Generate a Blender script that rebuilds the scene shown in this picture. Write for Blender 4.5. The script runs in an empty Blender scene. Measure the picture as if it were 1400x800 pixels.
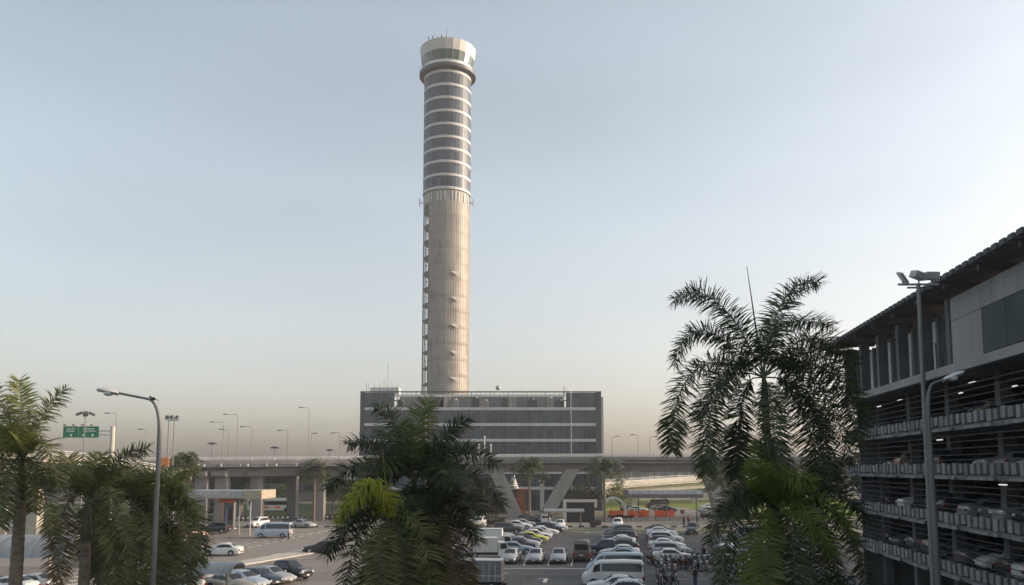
import bpy, math, random
from mathutils import Vector, Matrix
R = math.radians
rnd = random.Random(11)
scene = bpy.context.scene
COL = scene.collection
TAU = 2 * math.pi

# ------------------------------------------------------------------ camera model
F, CX, PCY, YH, H = 1120.0, 700.0, 526.0, 640.0, 10.2
PIT = math.atan((YH - PCY) / F)
CP, SP = math.cos(PIT), math.sin(PIT)
def ray(px, py):
    u = (px - CX) / F; v = (PCY - py) / F
    return Vector((u, CP - v * SP, SP + v * CP))
def at(px, py, Y):
    d = ray(px, py); s = Y / d.y
    return Vector((d.x * s, Y, H + d.z * s))
def g(px, py):
    d = ray(px, py); s = -H / d.z
    return Vector((d.x * s, d.y * s, 0))
def zat(py, Y, px=700): return at(px, py, Y).z
def xat(px, Y, py=640): return at(px, py, Y).x

cam_d = bpy.data.cameras.new('camera'); cam = bpy.data.objects.new('camera', cam_d); COL.objects.link(cam)
cam.location = (0, 0, H); cam.rotation_euler = (math.pi / 2 + PIT, 0, 0)
cam_d.sensor_width = 36; cam_d.lens = 36 * F / 1400; cam_d.shift_y = (PCY - 400) / 1400
cam_d.clip_end = 8000; cam_d.clip_start = 0.1
scene.camera = cam

# car-park axes: D runs along the rows away from the camera, E across them
DV = Vector((0.1328, 0.9911, 0)); EV = Vector((0.9911, -0.1328, 0))
ROT = math.atan2(EV.y, EV.x)
def L(e, a, z=0.0): return EV * e + DV * a + Vector((0, 0, z))

# ------------------------------------------------------------------ materials
MATS = {}
def mat(name, col, rough=0.6, metal=0.0, var=0.12, scale=3.0, coat=0.0, bump=0.0, bscale=20.0, spec=0.5, streak=None):
    if name in MATS: return MATS[name]
    m = bpy.data.materials.new(name); m.use_nodes = True
    nt = m.node_tree; b = nt.nodes['Principled BSDF']
    b.inputs['Roughness'].default_value = rough; b.inputs['Metallic'].default_value = metal
    b.inputs['Coat Weight'].default_value = coat; b.inputs['Specular IOR Level'].default_value = spec
    tc = nt.nodes.new('ShaderNodeTexCoord')
    n = nt.nodes.new('ShaderNodeTexNoise'); n.inputs['Scale'].default_value = scale; n.inputs['Detail'].default_value = 6
    if streak:
        mp = nt.nodes.new('ShaderNodeMapping'); mp.inputs['Scale'].default_value = streak
        nt.links.new(tc.outputs['Object'], mp.inputs['Vector']); nt.links.new(mp.outputs['Vector'], n.inputs['Vector'])
    else:
        nt.links.new(tc.outputs['Object'], n.inputs['Vector'])
    cr = nt.nodes.new('ShaderNodeValToRGB')
    cr.color_ramp.elements[0].position = 0.3; cr.color_ramp.elements[1].position = 0.72
    lo = [max(0, c * (1 - var)) for c in col]; hi = [min(1, c * (1 + var)) for c in col]
    cr.color_ramp.elements[0].color = (*lo, 1); cr.color_ramp.elements[1].color = (*hi, 1)
    nt.links.new(n.outputs['Fac'], cr.inputs['Fac']); nt.links.new(cr.outputs['Color'], b.inputs['Base Color'])
    if bump:
        n2 = nt.nodes.new('ShaderNodeTexNoise'); n2.inputs['Scale'].default_value = bscale; n2.inputs['Detail'].default_value = 4
        nt.links.new(tc.outputs['Object'], n2.inputs['Vector'])
        bp = nt.nodes.new('ShaderNodeBump'); bp.inputs['Strength'].default_value = bump; bp.inputs['Distance'].default_value = 0.05
        nt.links.new(n2.outputs['Fac'], bp.inputs['Height']); nt.links.new(bp.outputs['Normal'], b.inputs['Normal'])
    MATS[name] = m
    return m

def asphalt(name, c1, c2, rough=0.85):
    m = bpy.data.materials.new(name); m.use_nodes = True
    nt = m.node_tree; b = nt.nodes['Principled BSDF']; b.inputs['Roughness'].default_value = rough
    b.inputs['Specular IOR Level'].default_value = 0.35
    tc = nt.nodes.new('ShaderNodeTexCoord')
    def noise(s, det, st=(1, 1, 1)):
        mp = nt.nodes.new('ShaderNodeMapping'); mp.inputs['Scale'].default_value = st
        mp.inputs['Rotation'].default_value = (0, 0, -ROT)
        n = nt.nodes.new('ShaderNodeTexNoise'); n.inputs['Scale'].default_value = s; n.inputs['Detail'].default_value = det
        nt.links.new(tc.outputs['Object'], mp.inputs['Vector']); nt.links.new(mp.outputs['Vector'], n.inputs['Vector'])
        return n.outputs['Fac']
    a = noise(0.06, 5); c = noise(1.1, 6, (1, 0.25, 1)); d = noise(9, 3)
    m1 = nt.nodes.new('ShaderNodeMath'); m1.operation = 'MULTIPLY_ADD'; nt.links.new(c, m1.inputs[0]); m1.inputs[1].default_value = 0.6
    nt.links.new(a, m1.inputs[2])
    m2 = nt.nodes.new('ShaderNodeMath'); m2.operation = 'MULTIPLY_ADD'; nt.links.new(d, m2.inputs[0]); m2.inputs[1].default_value = 0.25
    nt.links.new(m1.outputs[0], m2.inputs[2])
    cr = nt.nodes.new('ShaderNodeValToRGB'); cr.color_ramp.elements[0].position = 0.76; cr.color_ramp.elements[1].position = 0.97
    cr.color_ramp.elements[0].color = (*c1, 1); cr.color_ramp.elements[1].color = (*c2, 1)
    nt.links.new(m2.outputs[0], cr.inputs['Fac']); nt.links.new(cr.outputs['Color'], b.inputs['Base Color'])
    bp = nt.nodes.new('ShaderNodeBump'); bp.inputs['Strength'].default_value = 0.25
    nt.links.new(d, bp.inputs['Height']); nt.links.new(bp.outputs['Normal'], b.inputs['Normal'])
    MATS[name] = m
    return m

def leafmat(name, c1, c2, trans=0.25, rough=0.45):
    m = bpy.data.materials.new(name); m.use_nodes = True
    nt = m.node_tree; b = nt.nodes['Principled BSDF']; b.inputs['Roughness'].default_value = rough
    b.inputs['Specular IOR Level'].default_value = 0.35
    tc = nt.nodes.new('ShaderNodeTexCoord'); n = nt.nodes.new('ShaderNodeTexNoise')
    n.inputs['Scale'].default_value = 1.3; n.inputs['Detail'].default_value = 7; n.inputs['Roughness'].default_value = 0.75
    nt.links.new(tc.outputs['Object'], n.inputs['Vector'])
    cr = nt.nodes.new('ShaderNodeValToRGB'); cr.color_ramp.elements[0].position = 0.35; cr.color_ramp.elements[1].position = 0.68
    cr.color_ramp.elements[0].color = (*c1, 1); cr.color_ramp.elements[1].color = (*c2, 1)
    nt.links.new(n.outputs['Fac'], cr.inputs['Fac']); nt.links.new(cr.outputs['Color'], b.inputs['Base Color'])
    t = nt.nodes.new('ShaderNodeBsdfTranslucent'); nt.links.new(cr.outputs['Color'], t.inputs['Color'])
    mx = nt.nodes.new('ShaderNodeMixShader'); mx.inputs[0].default_value = trans
    nt.links.new(b.outputs[0], mx.inputs[1]); nt.links.new(t.outputs[0], mx.inputs[2])
    nt.links.new(mx.outputs[0], nt.nodes['Material Output'].inputs['Surface'])
    MATS[name] = m
    return m

def grassmat(name, c1, c2):
    m = mat(name, c1, 0.9, bump=0.6, bscale=8, spec=0.1)
    nt = m.node_tree
    cr = [n for n in nt.nodes if n.type == 'VALTORGB'][0]
    cr.color_ramp.elements[0].color = (*c1, 1); cr.color_ramp.elements[1].color = (*c2, 1)
    nz = [n for n in nt.nodes if n.type == 'TEX_NOISE'][0]; nz.inputs['Scale'].default_value = 0.35; nz.inputs['Roughness'].default_value = .75
    return m

ASPH = asphalt('asphalt', (0.052, 0.053, 0.056), (0.085, 0.085, 0.087))
CONCROAD = asphalt('road_concrete', (0.16, 0.145, 0.13), (0.235, 0.215, 0.19), 0.9)
EARTH = asphalt('pale_ground', (0.12, 0.115, 0.09), (0.2, 0.19, 0.15), 0.95)
CONC = mat('concrete', (0.33, 0.315, 0.29), 0.85, var=0.14, scale=0.7, streak=(1, 1, .25))
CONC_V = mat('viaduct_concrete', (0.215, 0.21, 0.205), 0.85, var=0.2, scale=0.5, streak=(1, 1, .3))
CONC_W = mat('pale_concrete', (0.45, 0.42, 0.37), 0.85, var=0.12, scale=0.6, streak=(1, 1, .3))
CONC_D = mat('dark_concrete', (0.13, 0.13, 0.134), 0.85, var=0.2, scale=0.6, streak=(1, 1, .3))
CONC_DIRTY = mat('stained_parapet', (0.19, 0.19, 0.196), 0.85, var=0.5, scale=1.3, streak=(1, 1, .25))
WHITE = mat('white_paint', (0.72, 0.72, 0.7), 0.55, var=0.06)
ROADPAINT = mat('road_paint', (0.62, 0.6, 0.55), 0.7, var=0.25, scale=2)
STEEL = mat('galvanised_steel', (0.36, 0.37, 0.37), 0.45, metal=0.4, var=0.1)
POLE = mat('weathered_pole', (.2, .2, .19), .55, metal=.3, var=.25, scale=1.5, streak=(1, 1, .3))
LAMPGREY = mat('road_lamp_grey', (.17, .17, .165), .6, var=.1)
STEEL_D = mat('dark_steel', (0.09, 0.095, 0.1), 0.5, metal=0.3)
ALU = mat('aluminium_panel', (0.62, 0.61, 0.58), 0.45, metal=0.15, var=0.06)
BLACK = mat('black_rubber', (0.016, 0.016, 0.017), 0.75)
PLASTIC = mat('black_plastic', (0.022, 0.023, 0.025), 0.45)
GLASS = mat('car_glass', (0.018, 0.022, 0.026), 0.07, var=0.05, spec=0.7)
RIM = mat('alloy', (0.42, 0.43, 0.44), 0.35, metal=0.7)
LAMPW = mat('lamp_lens', (0.7, 0.72, 0.74), 0.15)
LAMPR = mat('tail_lens', (0.32, 0.02, 0.018), 0.2)
PLATE = mat('number_plate', (0.65, 0.65, 0.62), 0.5)
GREEN = mat('sign_green', (0.012, 0.2, 0.105), 0.45, var=0.06)
ORANGE = mat('barrier_orange', (0.98, 0.19, 0.085), 0.5, var=0.12, scale=1)
BLUE = mat('kiosk_blue', (0.06, 0.11, 0.16), 0.6)
SIGNO = mat('sign_orange', (.7, .24, .09), .6)
BEIGE = mat('beige_fascia', (0.36, 0.31, 0.235), 0.7, var=.2)
ROOFM = mat('metal_roofing', (0.3, 0.31, 0.32), 0.5, metal=0.3, var=0.25, scale=1.2, streak=(2.5, .3, .3))
DKROOF = mat('weathered_dark_roof', (0.065, 0.065, 0.07), 0.7, var=0.25)
SKIN = mat('skin', (0.35, 0.2, 0.13), 0.6)
TRUNK = mat('palm_trunk', (0.2, 0.155, 0.115), 0.9, var=0.35, scale=4, bump=0.6, bscale=9, streak=(1, 1, 3))
BARK = mat('bark', (0.1, 0.075, 0.055), 0.95, var=0.3, bump=0.5)
SHAFTG = mat('crownshaft_green', (0.075, 0.085, 0.04), 0.5, var=0.3, scale=2, streak=(2, 2, .4))
LEAF = leafmat('palm_leaf', (0.04, 0.056, 0.022), (0.1, 0.125, 0.045))
LEAF_L = leafmat('light_palm_leaf', (0.1, 0.125, 0.03), (0.21, 0.23, 0.07), 0.35)
LEAF_M = leafmat('mid_palm_leaf', (0.075, 0.09, 0.03), (0.18, 0.185, 0.065), .35)
LEAF_BR = leafmat('young_palm_leaf', (0.12, 0.18, 0.03), (0.24, 0.3, 0.06), .4)
LEAF_Y = leafmat('yellow_palm_leaf', (0.24, 0.27, 0.02), (0.46, 0.46, 0.04), 0.35)
LEAF_B = leafmat('dry_palm_leaf', (0.11, 0.08, 0.035), (0.24, 0.17, 0.075), 0.25)
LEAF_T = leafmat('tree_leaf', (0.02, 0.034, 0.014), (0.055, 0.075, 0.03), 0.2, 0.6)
GRASS = grassmat('lawn_grass', (0.09, 0.14, 0.03), (0.2, 0.25, 0.06))
GRASS_D = grassmat('lawn_grass_dark', (0.05, 0.075, 0.03), (0.1, 0.115, 0.05))  # darker, duller tone of the lawn grass

# curtain wall glass
def curtain(name, c, rough, gx, gz, tint=(0.75, 0.8, 0.85)):
    """dark glass whose panes differ a little from one another"""
    m = bpy.data.materials.new(name); m.use_nodes = True
    nt = m.node_tree; b = nt.nodes['Principled BSDF']
    b.inputs['Roughness'].default_value = rough; b.inputs['Specular IOR Level'].default_value = 0.75
    b.inputs['Metallic'].default_value = 0.12
    tc = nt.nodes.new('ShaderNodeTexCoord'); mp = nt.nodes.new('ShaderNodeMapping')
    mp.inputs['Scale'].default_value = (1 / gx, 1 / gx, 1 / gz)
    fl = nt.nodes.new('ShaderNodeVectorMath'); fl.operation = 'FLOOR'
    wn = nt.nodes.new('ShaderNodeTexWhiteNoise')
    nt.links.new(tc.outputs['Object'], mp.inputs['Vector']); nt.links.new(mp.outputs['Vector'], fl.inputs[0])
    nt.links.new(fl.outputs[0], wn.inputs['Vector'])
    cr = nt.nodes.new('ShaderNodeValToRGB')
    cr.color_ramp.elements[0].color = (*[x * .6 for x in c], 1); cr.color_ramp.elements[1].color = (*[x * 1.55 for x in c], 1)
    nt.links.new(wn.outputs['Value'], cr.inputs['Fac']); nt.links.new(cr.outputs['Color'], b.inputs['Base Color'])
    MATS[name] = m
    return m
BGLASS = curtain('office_glass', (0.04, 0.06, 0.082), 0.12, 1.25, 3.9)
TGLASS = curtain('tower_glass', (0.052, 0.07, 0.098), 0.42, 1.3, 3.9)
TGLASS.node_tree.nodes['Principled BSDF'].inputs['Metallic'].default_value = 0
TGLASS.node_tree.nodes['Principled BSDF'].inputs['Specular IOR Level'].default_value = .4
CABGLASS = mat('cab_glass', (0.03, 0.085, 0.075), 0.12, var=0.3, scale=.5, spec=0.8)
GREENGLASS = mat('green_glazing', (0.03, 0.05, 0.046), 0.5, var=0.3, scale=.5, spec=.15)

def clad():
    """woven metal cladding of the shaft: warm grey with fine vertical seams"""
    m = bpy.data.materials.new('woven_cladding'); m.use_nodes = True
    nt = m.node_tree; b = nt.nodes['Principled BSDF']
    b.inputs['Roughness'].default_value = 0.55; b.inputs['Metallic'].default_value = 0.12
    tc = nt.nodes.new('ShaderNodeTexCoord')
    mp = nt.nodes.new('ShaderNodeMapping'); mp.inputs['Scale'].default_value = (1, 1, .12)
    n = nt.nodes.new('ShaderNodeTexNoise'); n.inputs['Scale'].default_value = 0.9; n.inputs['Detail'].default_value = 6
    nt.links.new(tc.outputs['Object'], mp.inputs['Vector']); nt.links.new(mp.outputs['Vector'], n.inputs['Vector'])
    n2 = nt.nodes.new('ShaderNodeTexNoise'); n2.inputs['Scale'].default_value = 0.28; n2.inputs['Detail'].default_value = 3
    nt.links.new(tc.outputs['Object'], n2.inputs['Vector'])
    ad = nt.nodes.new('ShaderNodeMath'); ad.operation = 'ADD'; nt.links.new(n.outputs['Fac'], ad.inputs[0]); nt.links.new(n2.outputs['Fac'], ad.inputs[1])
    cr = nt.nodes.new('ShaderNodeValToRGB'); cr.color_ramp.elements[0].position = .75; cr.color_ramp.elements[1].position = 1.0
    cr.color_ramp.elements[0].color = (.235, .212, .192, 1); cr.color_ramp.elements[1].color = (.335, .305, .275, 1)
    nt.links.new(ad.outputs[0], cr.inputs['Fac']); nt.links.new(cr.outputs['Color'], b.inputs['Base Color'])
    MATS['clad'] = m
    return m
CLAD = clad()

# ------------------------------------------------------------------ mesh builder
class MB:
    def __init__(s): s.v = []; s.f = []; s.m = []; s.mi = 0
    def add(s, vs, fs):
        o = len(s.v); s.v += [Vector(p) for p in vs]
        for f in fs: s.f.append([o + i for i in f]); s.m.append(s.mi)
    def box(s, c, d, rz=0.0, rx=0.0, ry=0.0):
        M = Matrix.Rotation(rz, 3, 'Z') @ Matrix.Rotation(ry, 3, 'Y') @ Matrix.Rotation(rx, 3, 'X'); c = Vector(c)
        vs = [c + M @ Vector((x * d[0] / 2, y * d[1] / 2, z * d[2] / 2)) for z in (-1, 1) for x, y in ((-1, -1), (1, -1), (1, 1), (-1, 1))]
        s.add(vs, [(3, 2, 1, 0), (4, 5, 6, 7), (0, 1, 5, 4), (1, 2, 6, 5), (2, 3, 7, 6), (3, 0, 4, 7)]); return s
    def quad(s, a, b, c, d): s.add([a, b, c, d], [(0, 1, 2, 3)]); return s
    def prism(s, poly, vec):
        n = len(poly); vec = Vector(vec); a = [Vector(p) for p in poly]
        s.add(a + [p + vec for p in a], [tuple(range(n))[::-1], tuple(range(n, 2 * n))] + [(i, (i + 1) % n, n + (i + 1) % n, n + i) for i in range(n)]); return s
    def tube(s, pts, r, n=6, cap=True):
        pts = [Vector(p) for p in pts]; k = len(pts)
        rs = r if isinstance(r, (list, tuple)) else [r] * k
        vs = []; ref = None
        for i, p in enumerate(pts):
            t = (pts[min(i + 1, k - 1)] - pts[max(i - 1, 0)]).normalized()
            if ref is None:
                ref = Vector((1, 0, 0)) if abs(t.x) < .8 else Vector((0, 1, 0))
            a = (ref - t * ref.dot(t)).normalized(); ref = a; b = t.cross(a)
            for j in range(n):
                q = TAU * j / n; vs.append(p + (a * math.cos(q) + b * math.sin(q)) * rs[i])
        fs = [(i * n + j, i * n + (j + 1) % n, (i + 1) * n + (j + 1) % n, (i + 1) * n + j) for i in range(k - 1) for j in range(n)]
        if cap: fs += [tuple(range(n))[::-1], tuple(range((k - 1) * n, k * n))]
        s.add(vs, fs); return s
    def lathe(s, prof, n=32, c=(0, 0, 0), a0=0.0, a1=None, axis='Z', cap=False):
        full = a1 is None; a1 = a0 + TAU if full else a1
        m = n if full else n + 1; c = Vector(c); vs = []
        for r, z in prof:
            for j in range(m):
                q = a0 + (a1 - a0) * j / n
                p = Vector((r * math.sin(q), -r * math.cos(q), z))
                if axis == 'Y': p = Vector((p.x, p.z, p.y))
                if axis == 'X': p = Vector((p.z, p.x, p.y))
                vs.append(c + p)
        fs = []
        for i in range(len(prof) - 1):
            for j in range(n):
                k = (j + 1) % m if full else j + 1
                fs.append((i * m + j, i * m + k, (i + 1) * m + k, (i + 1) * m + j))
        if cap and full: fs += [tuple(range(m))[::-1], tuple(range((len(prof) - 1) * m, len(prof) * m))]
        s.add(vs, fs); return s
    def ball(s, c, r, n=8, sc=(1, 1, 1)):
        c = Vector(c); vs = []; fs = []; k = n // 2 + 1
        for i in range(k + 1):
            th = math.pi * i / k
            for j in range(n):
                q = TAU * j / n
                vs.append(c + Vector((r * sc[0] * math.sin(th) * math.cos(q), r * sc[1] * math.sin(th) * math.sin(q), r * sc[2] * math.cos(th))))
        for i in range(k):
            for j in range(n):
                fs.append((i * n + j, (i + 1) * n + j, (i + 1) * n + (j + 1) % n, i * n + (j + 1) % n))
        s.add(vs, fs); return s
    def build(s, name, mats, parent=None, world=False, smooth=0, kind=None):
        off = parent.location if (world and parent is not None) else Vector((0, 0, 0))
        me = bpy.data.meshes.new(name)
        me.from_pydata([tuple(p - off) for p in s.v], [], s.f)
        if not isinstance(mats, (list, tuple)): mats = [mats]
        for m in mats: me.materials.append(m)
        if len(mats) > 1: me.polygons.foreach_set('material_index', s.m)
        if smooth:
            me.polygons.foreach_set('use_smooth', [True] * len(me.polygons))
            me.set_sharp_from_angle(angle=R(smooth))
        me.update()
        o = bpy.data.objects.new(name, me); COL.objects.link(o)
        if parent is not None: o.parent = parent
        if kind: o['kind'] = kind
        return o

def thing(name, label, cat, loc=(0, 0, 0), rz=0.0, group=None):
    o = bpy.data.objects.new(name, None); COL.objects.link(o); o.empty_display_size = .3
    o.location = loc; o.rotation_euler = (0, 0, rz); o['label'] = label; o['category'] = cat
    if group: o['group'] = group
    return o
def tag(o, label, cat, group=None):
    o['label'] = label; o['category'] = cat
    if group: o['group'] = group
    return o
KIDS = {}
def kids(o): return list(o.children)
def copy_tree(o, parent=None):
    c = o.copy(); COL.objects.link(c)
    if parent is not None: c.parent = parent
    for ch in kids(o): copy_tree(ch, c)
    return c
def dup(root, loc, rz, label, group=None, scale=1.0):
    c = copy_tree(root); c.location = loc; c.rotation_euler = (0, 0, rz); c.scale = (scale,) * 3
    c['label'] = label
    if group: c['group'] = group
    return c
ORD = ['nearest', 'second', 'third', 'fourth', 'fifth', 'sixth', 'seventh', 'eighth', 'ninth', 'tenth', 'eleventh', 'twelfth', 'thirteenth', 'fourteenth', 'fifteenth', 'sixteenth', 'seventeenth', 'eighteenth', 'nineteenth', 'twentieth']

# ------------------------------------------------------------------ sky, sun, haze
SUN_EL, SUN_AZ = R(15), R(84)          # azimuth clockwise from +Y
S = Vector((math.sin(SUN_AZ) * math.cos(SUN_EL), math.cos(SUN_AZ) * math.cos(SUN_EL), math.sin(SUN_EL)))
w = bpy.data.worlds.new('World'); scene.world = w; w.use_nodes = True
nt = w.node_tree; bg = nt.nodes['Background']
sky = nt.nodes.new('ShaderNodeTexSky'); sky.sky_type = 'NISHITA'; sky.sun_disc = False
sky.sun_elevation = SUN_EL; sky.sun_rotation = SUN_AZ
sky.air_density = 1.0; sky.dust_density = 3.6; sky.ozone_density = 1.2; sky.altitude = 0
hs = nt.nodes.new('ShaderNodeHueSaturation'); hs.inputs['Saturation'].default_value = 0.58; hs.inputs['Hue'].default_value = .487
tcw = nt.nodes.new('ShaderNodeTexCoord'); mpw = nt.nodes.new('ShaderNodeMapping'); mpw.inputs['Scale'].default_value = (1.2, 1.2, 5)
mpw.inputs['Rotation'].default_value = (0, R(14), 0)
nzw = nt.nodes.new('ShaderNodeTexNoise'); nzw.inputs['Scale'].default_value = 1.6; nzw.inputs['Detail'].default_value = 5; nzw.inputs['Roughness'].default_value = .45
nt.links.new(tcw.outputs['Generated'], mpw.inputs['Vector']); nt.links.new(mpw.outputs['Vector'], nzw.inputs['Vector'])
mrw = nt.nodes.new('ShaderNodeMapRange'); mrw.inputs['From Min'].default_value = .3; mrw.inputs['From Max'].default_value = .7; mrw.inputs['To Min'].default_value = .94; mrw.inputs['To Max'].default_value = 1.06
nt.links.new(nzw.outputs['Fac'], mrw.inputs['Value'])
nt.links.new(sky.outputs[0], hs.inputs['Color']); nt.links.new(mrw.outputs['Result'], hs.inputs['Value']); nt.links.new(hs.outputs[0], bg.inputs['Color'])
bg.inputs['Strength'].default_value = 0.15
sl = bpy.data.lights.new('sun', 'SUN'); so = bpy.data.objects.new('sun', sl); COL.objects.link(so)
sl.energy = 2.4; sl.angle = R(2.0); sl.color = (1.0, 0.74, 0.5)
so.rotation_euler = S.to_track_quat('Z', 'Y').to_euler(); so.location = (80, -20, 60)
vs_ = scene.view_settings; vs_.view_transform = 'Standard'; vs_.look = 'None'; vs_.gamma = 1; vs_.use_curve_mapping = False
vs_.exposure = 0.9

HAZE = 0.00036
if HAZE:
    hb = MB().box((0, 420, 71.5), (1700, 1160, 145))
    hm = bpy.data.materials.new('haze_air'); hm.use_nodes = True
    n_ = hm.node_tree; n_.nodes.remove(n_.nodes['Principled BSDF'])
    pv = n_.nodes.new('ShaderNodeVolumePrincipled'); pv.inputs['Color'].default_value = (1, .975, .965, 1)
    pv.inputs['Density'].default_value = HAZE; pv.inputs['Anisotropy'].default_value = .2
    n_.links.new(pv.outputs[0], n_.nodes['Material Output'].inputs['Volume'])
    hb.build('haze', hm, kind='stuff')
scene.cycles.volume_bounces = 0
scene.cycles.max_bounces = 6; scene.cycles.diffuse_bounces = 3; scene.cycles.glossy_bounces = 3
scene.cycles.transmission_bounces = 3; scene.cycles.use_denoising = True

# ------------------------------------------------------------------ ground and roads
def sheet(name, pts, z, m, kind='structure'):
    return MB().add([(p[0], p[1], z) for p in pts], [tuple(range(len(pts)))]) or None
def flat(name, pts, z, m):
    b = MB(); b.add([(p[0], p[1], z) for p in pts], [tuple(range(len(pts)))]); return b.build(name, m, kind='structure')
flat('ground', [(-840, -150), (840, -150), (840, 990), (-840, 990)], 0, EARTH)
lot_pts = [L(-22, 20), L(36, 20), L(36, 132), L(-9.5, 132), L(-18.5, 104), L(-22, 92)]
flat('car_park', lot_pts, 0.004, ASPH)
flat('road', [(-130, 30), (-21, 30), (-13, 92), (-9, 106), (2, 133), (-2, 143), (-130, 143)], 0.008, CONCROAD)
flat('far_road', [(-200, 144), (140, 144), (140, 166), (-200, 166)], 0.012, CONCROAD)
flat('lawn_strip', [L(-9, 133), L(32, 133), L(32, 137.5), L(-9, 137.5)], 0.012, GRASS_D)
flat('lawn_under_viaduct', [(-150, 167), (-3, 167), (-3, 198), (-40, 240), (-150, 240)], 0.012, GRASS_D)
flat('lawn', [(22, 176), (170, 176), (170, 262), (22, 262)], 0.012, GRASS)
flat('lawn_verge', [(-110, 110), (-62, 104), (-66, 124), (-115, 132)], 0.016, GRASS)
flat('paved_yard', [(26, 167), (48, 167), (44, 214), (36, 214)], 0.02, CONCROAD)
# kerbs: real 12 cm steps; the far one is painted in black and white blocks
def kerbmat():
    m = mat('kerb_paint', (0.5, 0.5, 0.5), .8); nt = m.node_tree; b = nt.nodes['Principled BSDF']
    tc = nt.nodes.new('ShaderNodeTexCoord'); sp = nt.nodes.new('ShaderNodeSeparateXYZ'); nt.links.new(tc.outputs['Object'], sp.inputs[0])
    mm = nt.nodes.new('ShaderNodeMath'); mm.operation = 'PINGPONG'; mm.inputs[1].default_value = 1.0; nt.links.new(sp.outputs['X'], mm.inputs[0])
    gt = nt.nodes.new('ShaderNodeMath'); gt.operation = 'GREATER_THAN'; gt.inputs[1].default_value = .5; nt.links.new(mm.outputs[0], gt.inputs[0])
    mx = nt.nodes.new('ShaderNodeMix'); mx.data_type = 'RGBA'; nt.links.new(gt.outputs[0], mx.inputs['Factor'])
    mx.inputs['A'].default_value = (.06, .06, .06, 1); mx.inputs['B'].default_value = (.55, .54, .5, 1)
    nt.links.new(mx.outputs['Result'], b.inputs['Base Color']); return m
def kerb(pts, w=.3, h=.14, m=CONC_W):
    b = MB()
    for p, q in zip(pts, pts[1:]):
        p = Vector(p); q = Vector(q); d = q - p
        b.box(((p.x + q.x) / 2, (p.y + q.y) / 2, h / 2), (d.length, w, h), math.atan2(d.y, d.x))
    return b.build('kerb', m, kind='structure')
KM = kerbmat()
kerb([(-5, 143.6, 0), (62, 143.6, 0)], .35, .25, KM)
kerb([(-120, 143.6, 0), (-8, 143.6, 0)], .35, .2, KM)
kerb([L(-9, 132.6), L(32, 132.6)], .3)
kerb([(-120, 166.6, 0), (120, 166.6, 0)], .3)
k0 = g(686, 779); k1 = g(802, 779)
kerb([k0, k1], .35, .14)
# islands between road and car park
def island(pts, name='traffic_island'):
    b = MB(); b.prism([(p.x, p.y, 0.0) for p in pts], (0, 0, .15)); return b.build(name, CONC_W, kind='structure')
island([g(300, 779), g(460, 752), g(466, 749), g(460, 746), g(420, 752), g(300, 774)])
# painted markings
mk = MB()
def stripe(p, q, w, z=.012):
    p = Vector(p); q = Vector(q); d = (q - p).normalized(); n = Vector((-d.y, d.x, 0)) * w / 2
    for v in (p, q): v.z = z
    mk.quad(p - n, q - n, q + n, p + n)
for i in range(12):
    p = g(328 + i * 11.5, 751.5 - i * 2.45); q = g(334 + i * 11.5, 750.2 - i * 2.45)
    stripe(p, q, .28); p2 = g(322 + i * 12.5, 746.5 - i * 2.1); q2 = g(329 + i * 12.5, 745.3 - i * 2.1); stripe(p2, q2, .28)
stripe(g(370, 760), g(384, 756.5), .45); stripe(g(388, 773), g(403, 769), .45); stripe(g(330, 771), g(342, 768), .4)
stripe(g(405, 764), g(428, 763), .25)
for i in range(7): stripe(g(92 + i * 4, 800 - i * 5.2), g(136 + i * 2, 795 - i * 5.2), .7)
mk.build('lane_markings', ROADPAINT, kind='structure')
mk = MB()
stripe(g(896.5, 768), g(906, 806), .16)
for (x0, y0, x1, y1, ww) in ((736, 791, 747, 791.5, .3), (747, 791, 744, 796.5, .35), (685, 784, 695, 783.6, .25), (791, 741.4, 796, 740.6, .6), (800, 728.4, 806, 728, .6), (794, 723.6, 800, 723.4, .4), (816, 723.5, 819, 723.3, .4), (967, 743.5, 972, 742.5, .5), (980, 776, 986, 779, .4)):
    stripe(g(x0, y0), g(x1, y1), ww)
for i in range(14):
    for e0, e1 in ((-3.2, 1.9), (2.9, 7.6)):
        a = 74 + i * 4.4
        stripe(L(e0, a), L(e1, a), .1)
for i, px in enumerate((683, 716, 749, 781, 806)): stripe(g(px, 773.5), g(px + 3, 763), .12)
mk.build('parking_markings', ROADPAINT, kind='structure')

# ------------------------------------------------------------------ control tower
TY = 236.0; tc0 = at(608.6, 535, TY); TX = tc0.x
tower = thing('control_tower', 'tall round airport control tower with banded glass top and woven metal shaft', 'control tower', (TX, TY, 0))
RT = 6.95
def tz(y, r=RT): return zat(y, TY - r, 609)
zb = [tz(y) for y in (96.5, 114.5, 132.4, 150.2, 168.2, 186, 202.5, 219.8, 238, 256)]
zsh = tz(274)
b = MB().lathe([(5.2, 0), (5.2, zsh)], 28); b.build('core', mat('shaft_core', (.2, .195, .185), .8), tower, smooth=40)
# cladding: covers all but a strip on the left; drawn in at each ring
prof = []; nring = 17; z0 = 8.0
for i in range(nring):
    za = z0 + (zsh - z0) * i / nring; zc = z0 + (zsh - z0) * (i + 1) / nring
    r_ = 6.62 + .2 * i / nring
    prof += [(r_ - .02, za), (r_ + .06, za + .2), (r_ + .08, za + (zc - za) * .3), (r_ + .04, zc - .25)]
b = MB().lathe(prof, 44, a0=R(-42), a1=R(232)); cl = b.build('woven_cladding', CLAD, tower, smooth=50)
b = MB()
for j in range(46):
    q = R(-42 + j * 6); r_ = 6.72
    b.tube([(r_ * math.sin(q), -r_ * math.cos(q), z0), ((r_ + .2) * math.sin(q), -(r_ + .2) * math.cos(q), zsh)], .045, 4)
b.build('seam', mat('cladding_seam', (.17, .155, .14), .5, metal=.4), tower)
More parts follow.
